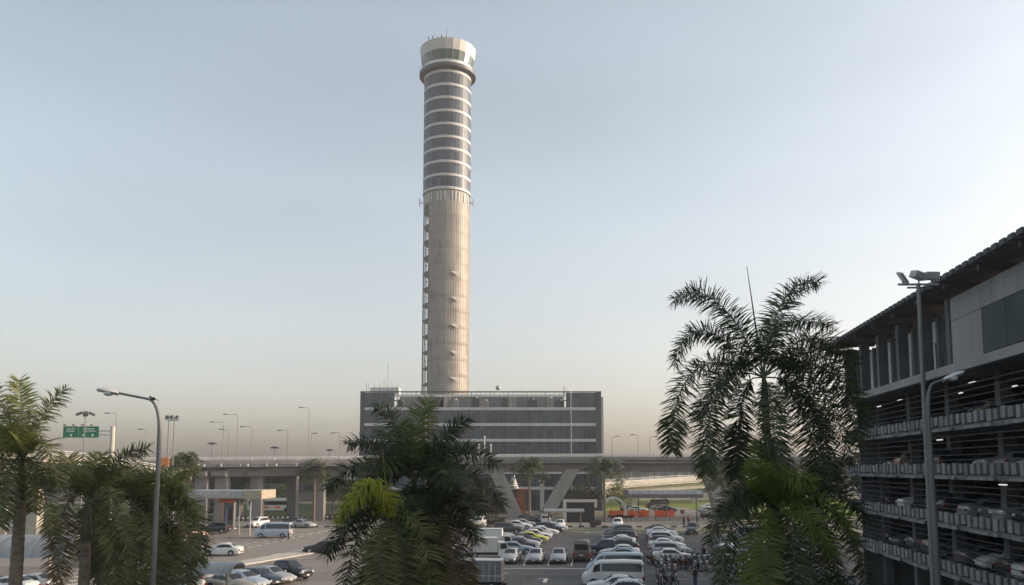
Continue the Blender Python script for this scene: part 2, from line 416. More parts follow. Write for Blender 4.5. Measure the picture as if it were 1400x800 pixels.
# open service strip: verticals, landings and struts
b = MB()
for d_ in (-45, -52, -60, -68, -80, -95, -110, -125):
    q = R(d_); b.tube([(6.75 * math.sin(q), -6.75 * math.cos(q), 0), (6.75 * math.sin(q), -6.75 * math.cos(q), zsh)], .11, 5)
b.build('service_column', mat('ladder_grey', (.42, .41, .4), .6), tower)
for i in range(17):
    z = z0 + (zsh - z0) * (i + .6) / 17
    b = MB().lathe([(5.2, z), (6.85, z), (6.85, z + .22), (5.2, z + .22)], 12, a0=R(-128), a1=R(-44))
    b.tube([(6.8 * math.sin(R(-56)), -6.8 * math.cos(R(-56)), z), (5.3 * math.sin(R(-50)), -5.3 * math.cos(R(-50)), z + 1.3), (6.8 * math.sin(R(-56)), -6.8 * math.cos(R(-56)), z + 2.2)], .1, 4)
    b.build('landing', mat('landing_grey', (.2, .2, .195), .6), tower)
# wind flaps standing out from the cladding
for (px, py) in ((624, 371), (624, 406), (622, 443), (621, 480), (620, 516)):
    z = tz(py); q = R(27)
    c = Vector((6.95 * math.sin(q), -6.95 * math.cos(q), z))
    t = Vector((math.cos(q), math.sin(q), 0)); n = Vector((math.sin(q), -math.cos(q), 0))
    b = MB().prism([c - t * 1.5, c + t * 1.1 + Vector((0, 0, .4)), c + t * .9 - Vector((0, 0, 1.4)) + n * .5], n * .12)
    b.build('vent_flap', CONC_W, tower)
# technical storey
b = MB().lathe([(RT - .25, zsh - .2), (RT - .25, zb[-1] - .4)], 40); b.build('technical_storey', mat('technical_cladding', (.3, .29, .27), .6, streak=(3, 3, .2), var=.35, scale=1), tower)
b = MB()
for j in range(40):
    q = TAU * j / 40; r_ = RT - .2
    if j % 4 != 1: b = MB().box((r_ * math.sin(q), -r_ * math.cos(q), (zsh + zb[-1]) / 2 - .3), (.25, .3, zb[-1] - zsh - 1.3), q); b.build('louvre', ALU, tower)
b = MB()
for q_ in (-88, -80, 82, 90):
    q = R(q_); p = Vector((math.sin(q), -math.cos(q), 0)); z = tz(268)
    b.tube([p * RT + Vector((0, 0, z)), p * (RT + 1) + Vector((0, 0, z))], .07, 4)
    b.tube([p * (RT + 1) + Vector((0, 0, z - 1)), p * (RT + 1) + Vector((0, 0, z + 1.2))], .1, 5)
    b.build('side_antenna', STEEL_D, tower); b = MB()
# glazed storeys
ztop = tz(90)
b = MB().lathe([(RT, zb[-1]), (RT, ztop)], 40); b.build('curtain_wall', TGLASS, tower)
b = MB()
for j in range(40):
    q = TAU * j / 40; b.box(((RT - .03) * math.sin(q), -(RT - .03) * math.cos(q), (zb[-1] + ztop) / 2), (.09, .12, ztop - zb[-1]), q)
b.build('mullion', mat('mullion_grey', (.13, .14, .155), .5, metal=.3), tower)
for z in zb:
    b = MB().lathe([(RT + .02, z - .42), (RT + .12, z - .36), (RT + .12, z + .36), (RT + .02, z + .42)], 40)
    b.build('floor_band', mat('tower_band', (.5, .49, .47), .5, var=.1, scale=.8), tower, smooth=30)
# cab
def lz(y): return zat(y, TY - 7.6, 609)
b = MB().lathe([(RT + .1, lz(91)), (8.45, lz(90.5)), (8.5, lz(86)), (7.5, lz(84.6))], 40); b.build('gallery', mat('gallery_dark', (.06, .065, .08), .5), tower, smooth=30)
b = MB().lathe([(7.4, lz(85.2)), (7.45, lz(79.5))], 40); b.lathe([(7.45, lz(79.5)), (7.1, lz(79.4))], 40); b.build('cab_base_band', ALU, tower)
b = MB().lathe([(7.25, lz(79.6)), (7.95, lz(66.5))], 24); b.build('cab_glazing', CABGLASS, tower)
for j in range(24):
    q = TAU * j / 24; b = MB().tube([(7.3 * math.sin(q), -7.3 * math.cos(q), lz(79.6)), (7.98 * math.sin(q), -7.98 * math.cos(q), lz(66.5))], .06, 4)
    b.build('cab_mullion', STEEL_D, tower)
b = MB().lathe([(7.6, lz(67)), (7.98, lz(66.6)), (8.42, lz(52.6)), (8.0, lz(52.3)), (0.1, lz(53.5))], 24); b.build('cab_fascia', mat('cab_panel', (.5, .48, .45), .55, var=.08, scale=.5), tower)
b = MB()
for j in range(40):
    q = TAU * j / 40
    b.tube([(8.45 * math.sin(q), -8.45 * math.cos(q), lz(86)), (8.5 * math.sin(q), -8.5 * math.cos(q), lz(82.3))], .035, 3)
b.lathe([(8.48, lz(82.5)), (8.52, lz(82.2))], 40); b.build('gallery_railing', STEEL, tower)
for px, py0, py1, r_ in ((586, 53.5, 50.4, .16), (592, 53, 48.8, .2), (604, 52.5, 48, .2), (610.5, 52.5, 39.5, .13), (637, 55, 46, .03), (598, 53, 50, .1), (620, 53, 50.5, .1)):
    x = xat(px, TY - 6, py0) - TX
    b = MB().tube([(x, -6, zat(py0 + 1, TY - 6, px)), (x, -6, zat(py1, TY - 6, px))], r_, 5); b.build('roof_antenna', STEEL_D, tower)

# ------------------------------------------------------------------ office building at the tower's foot
BY = 199.0
bx0, bx1 = xat(492, BY, 600), xat(822, BY, 600)
ztopb = zat(535, BY, 660)
office = thing('office_building', 'wide dark glass office block with white bands below the control tower', 'building', ((bx0 + bx1) / 2, BY, 0))
def ob(name, m, mb, **k): return mb.build(name, m, office, world=True, **k)
cxm = (bx0 + bx1) / 2; wb = bx1 - bx0; dep = 26.0
zbr = [zat(y, BY, 660) for y in (559, 580.5, 602, 624, 646, 667.5)]
zbt = [z + .48 for z in zbr]
m = MB(); m.box((cxm, BY + dep / 2, zbr[0] / 2), (wb, dep, zbr[0])); ob('glass_facade', BGLASS, m)
m = MB()
nmul = 52
for i in range(nmul + 1):
    x = bx0 + wb * i / nmul
    m.box((x, BY - .05, ztopb / 2), (.09, .1, ztopb))
ob('mullion', mat('mullion_dark', (.085, .1, .115), .5), m)
xl, xr = xat(498, BY, 600), xat(814.5, BY, 600)
for z in zbr:
    m = MB().box(((xl + xr) / 2, BY - .12, z), (xr - xl, .26, .7)); ob('spandrel_band', mat('spandrel_panel', (.5, .5, .49), .5, var=.12, scale=.6), m)
for x in (bx0 + .45, bx1 - .65):
    m = MB().box((x, BY - .12, ztopb / 2), (.9 if x < 0 else 1.3, .2, ztopb)); ob('corner_fin', mat('fin_dark', (.06, .07, .085), .4), m)
m = MB().box((bx1 + .35, BY + 5, zat(543, BY, 822) / 2), (.6, 9, zat(543, BY, 822))); ob('end_wall', CONC_W, m)
# roof screen: open glass top storey with plant behind it
m = MB(); m.box((cxm, BY, ztopb - .15), (wb, .3, .3)); m.box((cxm, BY + dep, ztopb - .15), (wb, .3, .3))
for x in (bx0, bx1): m.box((x, BY + dep / 2, ztopb - .15), (.3, dep - .4, .3))
for i in range(14): m.box((bx0 + wb * i / 13, BY + .02, (zbr[0] + ztopb) / 2), (.16, .16, ztopb - zbr[0] - .35))
ob('roof_frame', STEEL_D, m)
xs0, xs1 = xat(540, BY, 545), xat(773, BY, 545)
m = MB().box(((bx0 + xs0) / 2, BY + .15, (zbr[0] + ztopb - .35) / 2), (xs0 - bx0 - .3, .1, ztopb - zbr[0] - .4)); ob('roof_screen_glass', BGLASS, m); m = MB(); m.box(((bx1 + xs1) / 2, BY + .15, (zbr[0] + ztopb - .35) / 2), (bx1 - xs1 - .3, .1, ztopb - zbr[0] - .4)); ob('roof_screen_glass', BGLASS, m)
m = MB().box(((xs0 + xs1) / 2, BY - .1, zat(541, BY, 660)), (xs1 - xs0, .2, .55)); ob('screen_rail', ALU, m)
m = MB().box(((xs0 + xs1) / 2, BY + 9, (zbr[0] + ztopb) / 2), (xs1 - xs0, .3, ztopb - zbr[0] - .6)); ob('plant_wall', mat('plant_wall_grey', (.2, .205, .21), .8, var=.25, scale=.2), m)
for i, px in enumerate((548, 585, 600, 622, 650, 663, 690, 700, 727, 752, 765)):
    x = xat(px, BY + 4, 548); hh = 1.9 + (i * 37 % 5) * .22
    m = MB().box((x, BY + 4, zbr[0] + hh / 2 + .3), (1.6 + (i % 3) * .5, 2, hh)); m.lathe([(.6, zbr[0] + hh + .3), (.6, zbr[0] + hh + .7)], 10, (x, BY + 4, 0), cap=True)
    ob('rooftop_unit', [STEEL_D, CONC][i % 2], m)
m = MB(); xd = xat(607, BY + 3, 548)
m.prism([(xd - 2.2, BY + 3, zbr[0] + .4), (xd + .2, BY + 3, zbr[0] + .4), (xd + 2, BY + 3, ztopb - .6), (xd + .6, BY + 3, ztopb - .6)], (0, .3, 0)); ob('duct', CONC_W, m)
m = MB().tube([(xat(781, BY - .4, 600), BY - .4, 0), (xat(781, BY - .4, 600), BY - .4, ztopb)], .11, 6); m.tube([(xat(582.5, BY - .4, 600), BY - .4, 0), (xat(582.5, BY - .4, 600), BY - .4, zat(548, BY))], .14, 6); ob('downpipe', ALU, m)
# roof hut, aerials, dish
xh0, xh1 = xat(507, BY + 6, 533), xat(546, BY + 6, 533)
m = MB().box(((xh0 + xh1) / 2, BY + 7, ztopb + .5), (xh1 - xh0, 4, 1.9)); ob('roof_hut', ALU, m)
m = MB()
for px, yt in ((501, 523), (504, 525), (519, 522), (530, 496), (525, 519), (536, 522), (542, 526), (545, 528), (512, 524), (770, 529), (772, 527), (775, 530)):
    x = xat(px, BY + 5, 533); m.tube([(x, BY + 5, ztopb - .5), (x, BY + 5, zat(yt, BY + 5, px))], .05, 4)
ob('roof_aerial', STEEL_D, m)
m = MB(); xd = xat(681, BY + 6, 531); zd = zat(530.5, BY + 6, 681)
m.lathe([(.05, .0), (.45, .09), (.62, .3)], 14, (xd, BY + 5.6, zd), axis='Y'); m.tube([(xd, BY + 5.9, ztopb - .5), (xd, BY + 5.9, zd)], .08, 5); ob('satellite_dish', STEEL, m, smooth=40)

# ------------------------------------------------------------------ viaducts
def viaduct(name, label, path, sect, piers, m_deck, m_pier, rail=True, base=None):
    """path: list of (x,y,ztop); sect: closed (offset, dz) profile, offset across the deck (negative = camera side)"""
    P = [Vector(p) for p in path]
    t = thing(name, label, 'viaduct', (P[len(P) // 2].x, P[len(P) // 2].y, 0))
    N = []
    for i in range(len(P)):
        d = P[min(i + 1, len(P) - 1)] - P[max(i - 1, 0)]; d.z = 0; d.normalize(); N.append(Vector((-d.y, d.x, 0)))
    def sweep(pr, nm, mm):
        b = MB(); k = len(pr); vs = []; fs = []
        for p, n in zip(P, N):
            for o, dz in pr: vs.append(p + n * o + Vector((0, 0, dz)))
        for i in range(len(P) - 1):
            for j in range(k): fs.append((i * k + j, i * k + (j + 1) % k, (i + 1) * k + (j + 1) % k, (i + 1) * k + j))
        fs += [tuple(range(k))[::-1], tuple(range((len(P) - 1) * k, len(P) * k))]
        b.add(vs, fs); return b.build(nm, mm, t, world=True)
    w0 = min(o for o, z in sect); w1 = max(o for o, z in sect)
    sweep(sect, 'deck', m_deck)
    for o in (w0 + .15, w1 - .15):
        sweep([(o - .15, -.25), (o - .15, .75), (o + .12, .75), (o + .15, -.25)], 'parapet', m_pier if rail == 'lit' else CONC_V)
        if rail:
            b = MB()
            for p, q, n, n2 in zip(P, P[1:], N, N[1:]):
                b.tube([p + n * o + Vector((0, 0, 1.3)), q + n2 * o + Vector((0, 0, 1.3))], .07, 4)
                b.tube([p + n * o + Vector((0, 0, 1.02)), q + n2 * o + Vector((0, 0, 1.02))], .04, 4)
                kk = max(1, int((q - p).length / 2.6))
                for i in range(kk):
                    s_ = p.lerp(q, i / kk) + n * o; b.tube([s_ + Vector((0, 0, .7)), s_ + Vector((0, 0, 1.3))], .05, 4)
            b.build('railing', ALU, t, world=True)
    for mb, nm in piers: mb.build(nm.replace('square_', ''), CONC_V if nm == 'square_pier' else m_pier, t, world=True, smooth=0)
    return t
def catmull(pts, n):
    out = []; P = [Vector(p) for p in pts]
    for i in range(len(P) - 1):
        p0 = P[max(i - 1, 0)]; p1 = P[i]; p2 = P[i + 1]; p3 = P[min(i + 2, len(P) - 1)]
        for k in range(n):
            t = k / n
            out.append(.5 * ((2 * p1) + (p2 - p0) * t + (2 * p0 - 5 * p1 + 4 * p2 - p3) * t * t + (3 * p1 - p0 - 3 * p2 + p3) * t ** 3))
    out.append(P[-1]); return out
def dpt(px, py, Y):
    p = at(px, py, Y); return (p.x, Y + 5.5, p.z - .75)
mainpath = catmull([dpt(60, 631, 147), dpt(180, 630, 151), dpt(300, 629.5, 155), dpt(430, 628.5, 160), dpt(560, 626.5, 165), dpt(700, 625, 168), dpt(820, 624.4, 168), dpt(960, 624.4, 168), dpt(1100, 624.4, 168), dpt(1300, 624.5, 168)], 4)
sect = [(-5.5, 0), (-5.5, -.5), (-3.4, -.85), (-2.9, -2.35), (2.9, -2.35), (3.4, -.85), (5.5, -.5), (5.5, 0)]
def vleg(pxt, pyt, pxb, pyb, Y, wt=3.0, wb_=3.2, th=3.4):
    a = at(pxt, pyt, Y); c = at(pxb, pyb, Y); c.z = 0
    b = MB(); b.prism([(c.x - wb_ / 2, Y, c.z), (c.x + wb_ / 2, Y, c.z), (a.x + wt / 2, Y, a.z), (a.x - wt / 2, Y, a.z)], (0, th, 0)); return b
piers = []
zs_ = zat(641, 170)
piers.append((vleg(677, 641, 706, 706, 170, 2.9, 2.9), 'pier_leg'))
piers.append((vleg(783, 641, 745, 706, 170, 2.9, 2.9), 'pier_leg'))
# flared right-hand pier
Y = 169.5
pts = [(948, 641), (958, 645), (968, 660), (975, 680), (981, 707), (1004, 707), (999, 690), (994, 672), (1000, 655), (1016, 641)]
b = MB(); pp = []
for x, y in pts:
    q = at(x, y, Y); q.z = max(q.z, 0); pp.append(q)
b.prism(pp[::-1], (0, 4, 0)); piers.append((b, 'flared_pier'))
for px, Yp, wd in ((273, 155, 2.2), (300, 156, 2.2), (348.5, 158.5, 2.2), (397.5, 170, 1.9), (434.5, 161, 2.1), (228, 153, 2.2), (1120, 171, 2.6)):
    x = xat(px, Yp); zt = zat(650 if px < 500 else 641, Yp, px) + 1.2
    b = MB().box((x, Yp + 2, zt / 2), (wd, 2.2, zt)); b.box((x, Yp + 2.5, zt - .9), (wd + .5, 6, .9)); piers.append((b, 'square_pier'))
sect_l = sect
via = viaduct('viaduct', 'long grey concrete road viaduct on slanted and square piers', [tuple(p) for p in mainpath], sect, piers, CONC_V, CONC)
for i in range(14):
    px = 258 + i * 10.5 + i * i * .15; q_ = min(mainpath, key=lambda p: abs(p.x - xat(px, p.y)))
    xx = xat(px, q_.y - 5.6); yy = min(mainpath, key=lambda p: abs(p.x - xx)).y - 5.75
    MB().box((xx, yy, q_.z - .15), (.25, .3, .45)).build('fascia_lamp', ALU, via, world=True)
# lower slip road that joins it on the left
slip = catmull([dpt(40, 634, 162), dpt(180, 637, 166), dpt(300, 641, 170), dpt(380, 641, 173), dpt(450, 637, 176)], 4)
sp_ = []
for px in (322,):
    Yp = 176; x = xat(px, Yp); sp_.append((MB().box((x, Yp + 2, 4.2), (2, 2, 8.4)), 'pier'))
viaduct('slip_road', 'lower grey slip road running behind the main viaduct piers', [tuple(p) for p in slip], sect, sp_, CONC_V, CONC_V, rail=None)
# sunlit ramp on the far left
lr = catmull([dpt(-60, 612, 112), dpt(40, 622, 118), dpt(120, 634, 126), dpt(210, 648, 138)], 4)
lp = [(MB().box((xat(px, 122), 124, 4.5), (1.8, 1.8, 9)), 'pier') for px in (-10, 40)]
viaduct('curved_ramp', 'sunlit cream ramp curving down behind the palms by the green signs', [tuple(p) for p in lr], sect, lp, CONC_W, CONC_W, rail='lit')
# sunlit ramp seen under the viaduct at the right
rr = catmull([dpt(800, 664, 212), dpt(860, 659, 222), dpt(960, 653, 240), dpt(1060, 650, 258)], 3)
rp = []
for px in (866, 907, 948, 990):
    Yp = 226 + (px - 860) * .18; rp.append((MB().box((xat(px, Yp), Yp, 3.2), (1.5, 1.5, 6.4)), 'pier'))
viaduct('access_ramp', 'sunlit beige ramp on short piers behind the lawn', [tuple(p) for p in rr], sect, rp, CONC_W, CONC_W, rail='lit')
# high approach viaduct further back, seen between the piers
hr = [dpt(560, 633, 292), dpt(900, 633, 292), dpt(1200, 633, 292)]
hp = []
for px in (822, 845, 890, 899, 929, 1012, 1035): hp.append((MB().box((xat(px, 296), 297, 5.2), (1.9, 2, 10.4)), 'pier'))
viaduct('approach_viaduct', 'distant terminal approach viaduct on tall square piers behind the lawn', hr, sect, hp, CONC, CONC_W, rail=None)
# distant terminal: low glass building
term = thing('terminal_building', 'pale glazed terminal frontage far behind the lawn', 'building', (90, 345, 0))
b = MB().box((110, 352, 6.5), (190, 14, 13)); b.build('glass_wall', curtain('terminal_glass', (.17, .19, .2), .3, 3, 4), term, world=True)
b = MB().box((110, 350, 13.4), (196, 24, .8)); b.build('roof', ALU, term, world=True)
for i in range(24):
    b = MB().box((18 + i * 8, 344.8, 6.5), (.5, .5, 13)); b.build('column', CONC_W, term, world=True)
hall = thing('hall_building', 'low beige hall seen between the viaduct piers on the left', 'building', (-95, 260, 0))
b = MB().box((-95, 262, 3.2), (120, 16, 6.4)); b.build('wall', mat('hall_wall', (.2, .18, .15), .85, var=.3, scale=.15), hall, world=True)
b = MB().box((-95, 253.5, 4.2), (116, .4, 1.6)); b.build('window_strip', BGLASS, hall, world=True)
b = MB().box((-95, 262, 6.7), (124, 20, .5)); b.build('roof', ROOFM, hall, world=True)
# ------------------------------------------------------------------ parking garage on the right
GA0, GA1 = -40.0, 0.0
gx, gy = xat(1159, 74.7), 74.7                      # far corner of the facade
fe = Vector((gx, gy, 0)).dot(EV); fa = Vector((gx, gy, 0)).dot(DV)
gar = thing('parking_garage', 'dark multi-storey parking garage with rows of pale parapet blocks and corrugated eave', 'building', L(fe, fa))
NEAR = -28.0; LEN = fa - NEAR; AM = (fa + NEAR) / 2; GD = 22.0
def GB(name, m, mb, kind=None, smooth=0): return mb.build(name, m, gar, world=True, smooth=smooth, kind=kind)
def gbox(b, e, a, z, se, sa, sz): p = L(e, a, z); b.box(p, (se, sa, sz), ROT)
lev = [3.4, 6.45, 9.5, 12.5]
ZE = 21.1
for z in lev + [16.2]:
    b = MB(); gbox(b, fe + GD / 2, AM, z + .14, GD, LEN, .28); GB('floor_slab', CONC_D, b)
    if z < 16:
        b = MB()                                     # pale edge strip broken into beams
        a = NEAR
        while a < fa - 3: gbox(b, fe - .1, a + 2.3, z + .1, .18, 3.6, .18); a += 5.4
        GB('edge_beam', CONC_DIRTY, b)
        b = MB(); a = NEAR + .5; i = 0
        while a < fa - .6:
            gbox(b, fe - .02, a + .3, z + .28 + .38 + .03 * math.sin(i * 1.7), .16, .5 + .07 * math.sin(i * 2.3), .62 + .08 * math.sin(i * 3.1)); a += .86; i += 1
        GB('parapet_block', CONC_DIRTY, b, kind='stuff')
        b = MB(); gbox(b, fe + .12, AM, z + .28 + .2, .06, LEN, .4)  # strip added behind the blocks, its dark colour standing for shaded gaps
        for zr in (.95, 1.2, 1.5, 1.9, 2.3, 2.65): gbox(b, fe + .08, AM, z + zr, .04, LEN, .045)
        GB('gap_shade_and_rails', mat('gap_shade_rail', (.035, .035, .04), .7), b)
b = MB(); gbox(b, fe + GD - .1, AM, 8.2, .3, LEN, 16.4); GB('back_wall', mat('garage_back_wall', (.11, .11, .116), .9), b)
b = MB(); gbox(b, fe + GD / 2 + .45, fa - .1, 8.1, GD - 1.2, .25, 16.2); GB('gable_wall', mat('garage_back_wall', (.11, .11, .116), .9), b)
for i in range(13):
    a = fa - .4 - i * 8.0
    for e_ in (3.0, 11): b = MB(); gbox(b, fe + e_, a, 8.1, .7, .7, 16.2); GB('column', CONC_D, b)
# upper storey: columns with panels between, then a proud block of pale panels and green glazing
PANEL = mat('panel_grey', (.24, .245, .25), .7, var=.2, scale=.5, streak=(1, 1, .15))
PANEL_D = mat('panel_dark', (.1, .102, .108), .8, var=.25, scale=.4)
EO = 1.0
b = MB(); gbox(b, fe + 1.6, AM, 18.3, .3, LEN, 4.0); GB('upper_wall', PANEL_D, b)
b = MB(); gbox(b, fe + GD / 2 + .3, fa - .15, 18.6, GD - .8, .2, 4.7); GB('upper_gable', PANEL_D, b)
SPL = fa - 25.0                                       # where the flush panelled block begins
for i in range(6):
    a = fa - 1.2 - i * 4.7
    if a < SPL: break
    b = MB(); gbox(b, fe + .2, a, 18.4, .7, .6, 4.5); gbox(b, fe + .75, a - .9, 18.2, .3, .35, 4.0); GB('upper_column', PANEL_D, b)
    b = MB(); gbox(b, fe + 1.3, a - 2.3, 19.5, .15, 3.0, 1.5); gbox(b, fe + 1.3, a - 2.3, 17.6, .15, 2.3, 2.2); GB('wall_panel', mat('window_panel_pale', (.42, .43, .44), .5, var=.15, scale=.8), b)
b = MB(); n_ = int((SPL - NEAR) / 1.45)
for i in range(n_):
    a = SPL - .7 - i * 1.45
    gbox(b, fe + .05, a, 19.9, .2, 1.42, 1.38)
    if i < 3: gbox(b, fe + .05, a, 17.75, .2, 1.42, 2.86)
GB('flush_panel', PANEL, b, kind='stuff')
b = MB(); n_ = int((SPL - 4.4 - NEAR) / 2.9)
for i in range(n_): gbox(b, fe + .02, SPL - 4.4 - 1.45 - i * 2.9, 17.9, .18, 2.86, 2.56)
GB('glazing', GREENGLASS, b)
b = MB(); gbox(b, fe - .15, AM, 16.2, .5, LEN, .55); GB('ledge', PANEL, b)
b = MB()
ex0, ex1 = fe - 1.3, fe + GD
b.prism([L(ex0, NEAR, ZE), L(ex1, NEAR, ZE + 2.6), L(ex1, NEAR, ZE + 2.9), L(ex0, NEAR, ZE + .25)], DV * (LEN + 1.2)); GB('roof', DKROOF, b)
b = MB(); a = NEAR
while a < fa + 1.1:
    b.box(L(ex0 - .1, a, ZE + .16), (.5, .55, .3), ROT); a += .9
GB('eave_corrugation', DKROOF, b, kind='stuff')
for i in range(22): b = MB(); gbox(b, fe + .2, fa + .8 - i * 4.7, 20.9, 2.9, .25, .35); GB('eave_bracket', DKROOF, b)
LTUBE = bpy.data.materials.new('fluorescent_tube'); LTUBE.use_nodes = True
bs = LTUBE.node_tree.nodes['Principled BSDF']; bs.inputs['Emission Color'].default_value = (1, .95, .88, 1); bs.inputs['Emission Strength'].default_value = .45
for (e, a, z) in ((2.2, -8, 15.7), (2.2, -22, 15.7), (4.5, -14, 15.7), (2.2, -2.5, 15.6), (6, -19, 15.7), (2.6, -29, 15.7), (2.2, -16, 12.2), (2.4, -25, 9.2)):
    p = MB(); gbox(p, fe + e, fa + a, z, .12, .9, .07); GB('strip_light', LTUBE, p)

# ------------------------------------------------------------------ vehicles
PAINT = {
    'white': (.68, .68, .66), 'silver': (.42, .43, .44), 'grey': (.17, .175, .18), 'black': (.016, .017, .02), 'dark blue': (.02, .03, .06),
    'pale blue': (.25, .33, .4), 'champagne': (.36, .32, .26), 'brown': (.16, .13, .115), 'yellow green': (.55, .55, .1), 'dark grey': (.06, .062, .066),
    'red': (.3, .025, .02), 'dark red': (.12, .015, .015), 'sky blue': (.42, .5, .56)}
def paint(c):
    met = 0.35 if c in ('silver', 'grey', 'champagne', 'pale blue', 'dark grey', 'dark blue', 'brown', 'sky blue') else 0.0
    return mat('paint_' + c.replace(' ', '_'), PAINT[c], .3, metal=met, coat=.5, var=.07, scale=1.5)
SPEC = {}
# station: x, sill z, belt z, top z, half width, half width of roof
SPEC['sedan'] = dict(st=[(2.3, .3, .52, .6, .60, .55), (2.2, .22, .62, .70, .78, .70), (1.8, .19, .76, .84, .86, .74), (.98, .18, .9, .98, .88, .72), (.12, .18, .93, 1.42, .88, .60), (-.5, .18, .94, 1.47, .88, .60), (-1.05, .18, .96, 1.42, .88, .59), (-1.72, .19, .98, 1.07, .87, .66), (-2.12, .22, .96, 1.05, .84, .70), (-2.27, .28, .82, .96, .76, .66), (-2.32, .38, .6, .7, .66, .6)],
    wx=(1.38, -1.34), r=.32, ws=(.98, .12), rw=(-1.05, -1.72), side=(.82, -1.6), roof=(.12, -1.05))
SPEC['hatchback'] = dict(st=[(1.95, .3, .54, .62, .6, .55), (1.86, .22, .66, .74, .76, .68), (1.5, .19, .82, .9, .83, .72), (.95, .18, .94, 1.02, .85, .70), (.2, .18, .97, 1.46, .85, .60), (-.5, .18, .98, 1.52, .85, .60), (-1.35, .19, 1.0, 1.46, .85, .58), (-1.86, .22, 1.0, 1.08, .82, .62), (-1.98, .3, .7, .82, .76, .66)],
    wx=(1.22, -1.22), r=.31, ws=(.95, .2), rw=(-1.35, -1.86), side=(.8, -1.65), roof=(.2, -1.35))
SPEC['suv'] = dict(st=[(2.32, .38, .66, .78, .62, .58), (2.24, .3, .82, .94, .82, .76), (1.85, .27, .96, 1.06, .9, .80), (1.1, .26, 1.06, 1.14, .92, .76), (.4, .26, 1.08, 1.68, .92, .66), (-.5, .26, 1.09, 1.76, .92, .66), (-1.9, .27, 1.12, 1.7, .91, .64), (-2.25, .3, 1.12, 1.22, .88, .68), (-2.34, .4, .8, .9, .82, .7)],
    wx=(1.4, -1.4), r=.38, ws=(1.1, .4), rw=(-1.9, -2.25), side=(.95, -2.05), roof=(.4, -1.9))
SPEC['van'] = dict(st=[(2.62, .35, .7, .95, .66, .6), (2.55, .26, .9, 1.08, .86, .74), (2.3, .24, 1.1, 1.22, .93, .78), (1.55, .23, 1.2, 2.0, .94, .72), (1.1, .23, 1.22, 2.2, .94, .72), (-1, .23, 1.22, 2.26, .94, .72), (-2.5, .25, 1.22, 2.22, .94, .72), (-2.62, .3, 1.1, 2.05, .92, .70), (-2.66, .4, .9, 1.0, .88, .72)],
    wx=(1.62, -1.55), r=.34, ws=(2.3, 1.55), rw=(-2.62, -2.655), side=(1.8, -2.4), roof=(1.1, -2.5))
SPEC['pickup'] = dict(st=[(2.6, .42, .7, .84, .64, .6), (2.52, .34, .88, 1.0, .84, .76), (2.1, .3, 1.0, 1.1, .91, .8), (1.35, .3, 1.08, 1.16, .92, .76), (.7, .3, 1.1, 1.7, .92, .66), (.1, .3, 1.1, 1.76, .92, .66), (-.65, .3, 1.1, 1.7, .92, .66), (-.85, .3, 1.08, 1.12, .92, .84), (-2.5, .34, 1.04, 1.1, .91, .85), (-2.6, .4, 1.0, 1.06, .88, .84)],
    wx=(1.65, -1.6), r=.4, ws=(1.35, .7), rw=(-.65, -.85), side=(1.15, -.7), roof=(.7, -.65), bed=(-1.0, -2.45))
def section(st):
    x, zs, zb_, zt, wd, wr = st
    return [(wd * .7, zs), (wd * .96, zs + .05), (wd, zs + (zb_ - zs) * .55), (wd * .965, zb_), (wr + .05, max(zt - .09, zb_ + .02)), (wr - .06, zt), (0, zt + .035)]
def surf(sp, x, k):
    st = sp['st']
    for a, c in zip(st, st[1:]):
        if a[0] >= x >= c[0]:
            t = (a[0] - x) / (a[0] - c[0]); pa = section(a)[k]; pc = section(c)[k]
            return Vector((x, pa[0] + (pc[0] - pa[0]) * t, pa[1] + (pc[1] - pa[1]) * t))
    e = st[0] if x > st[0][0] else st[-1]; q = section(e)[k]; return Vector((x, q[0], q[1]))
def mir(v): return Vector((v.x, -v.y, v.z))
CARPROTO = {}
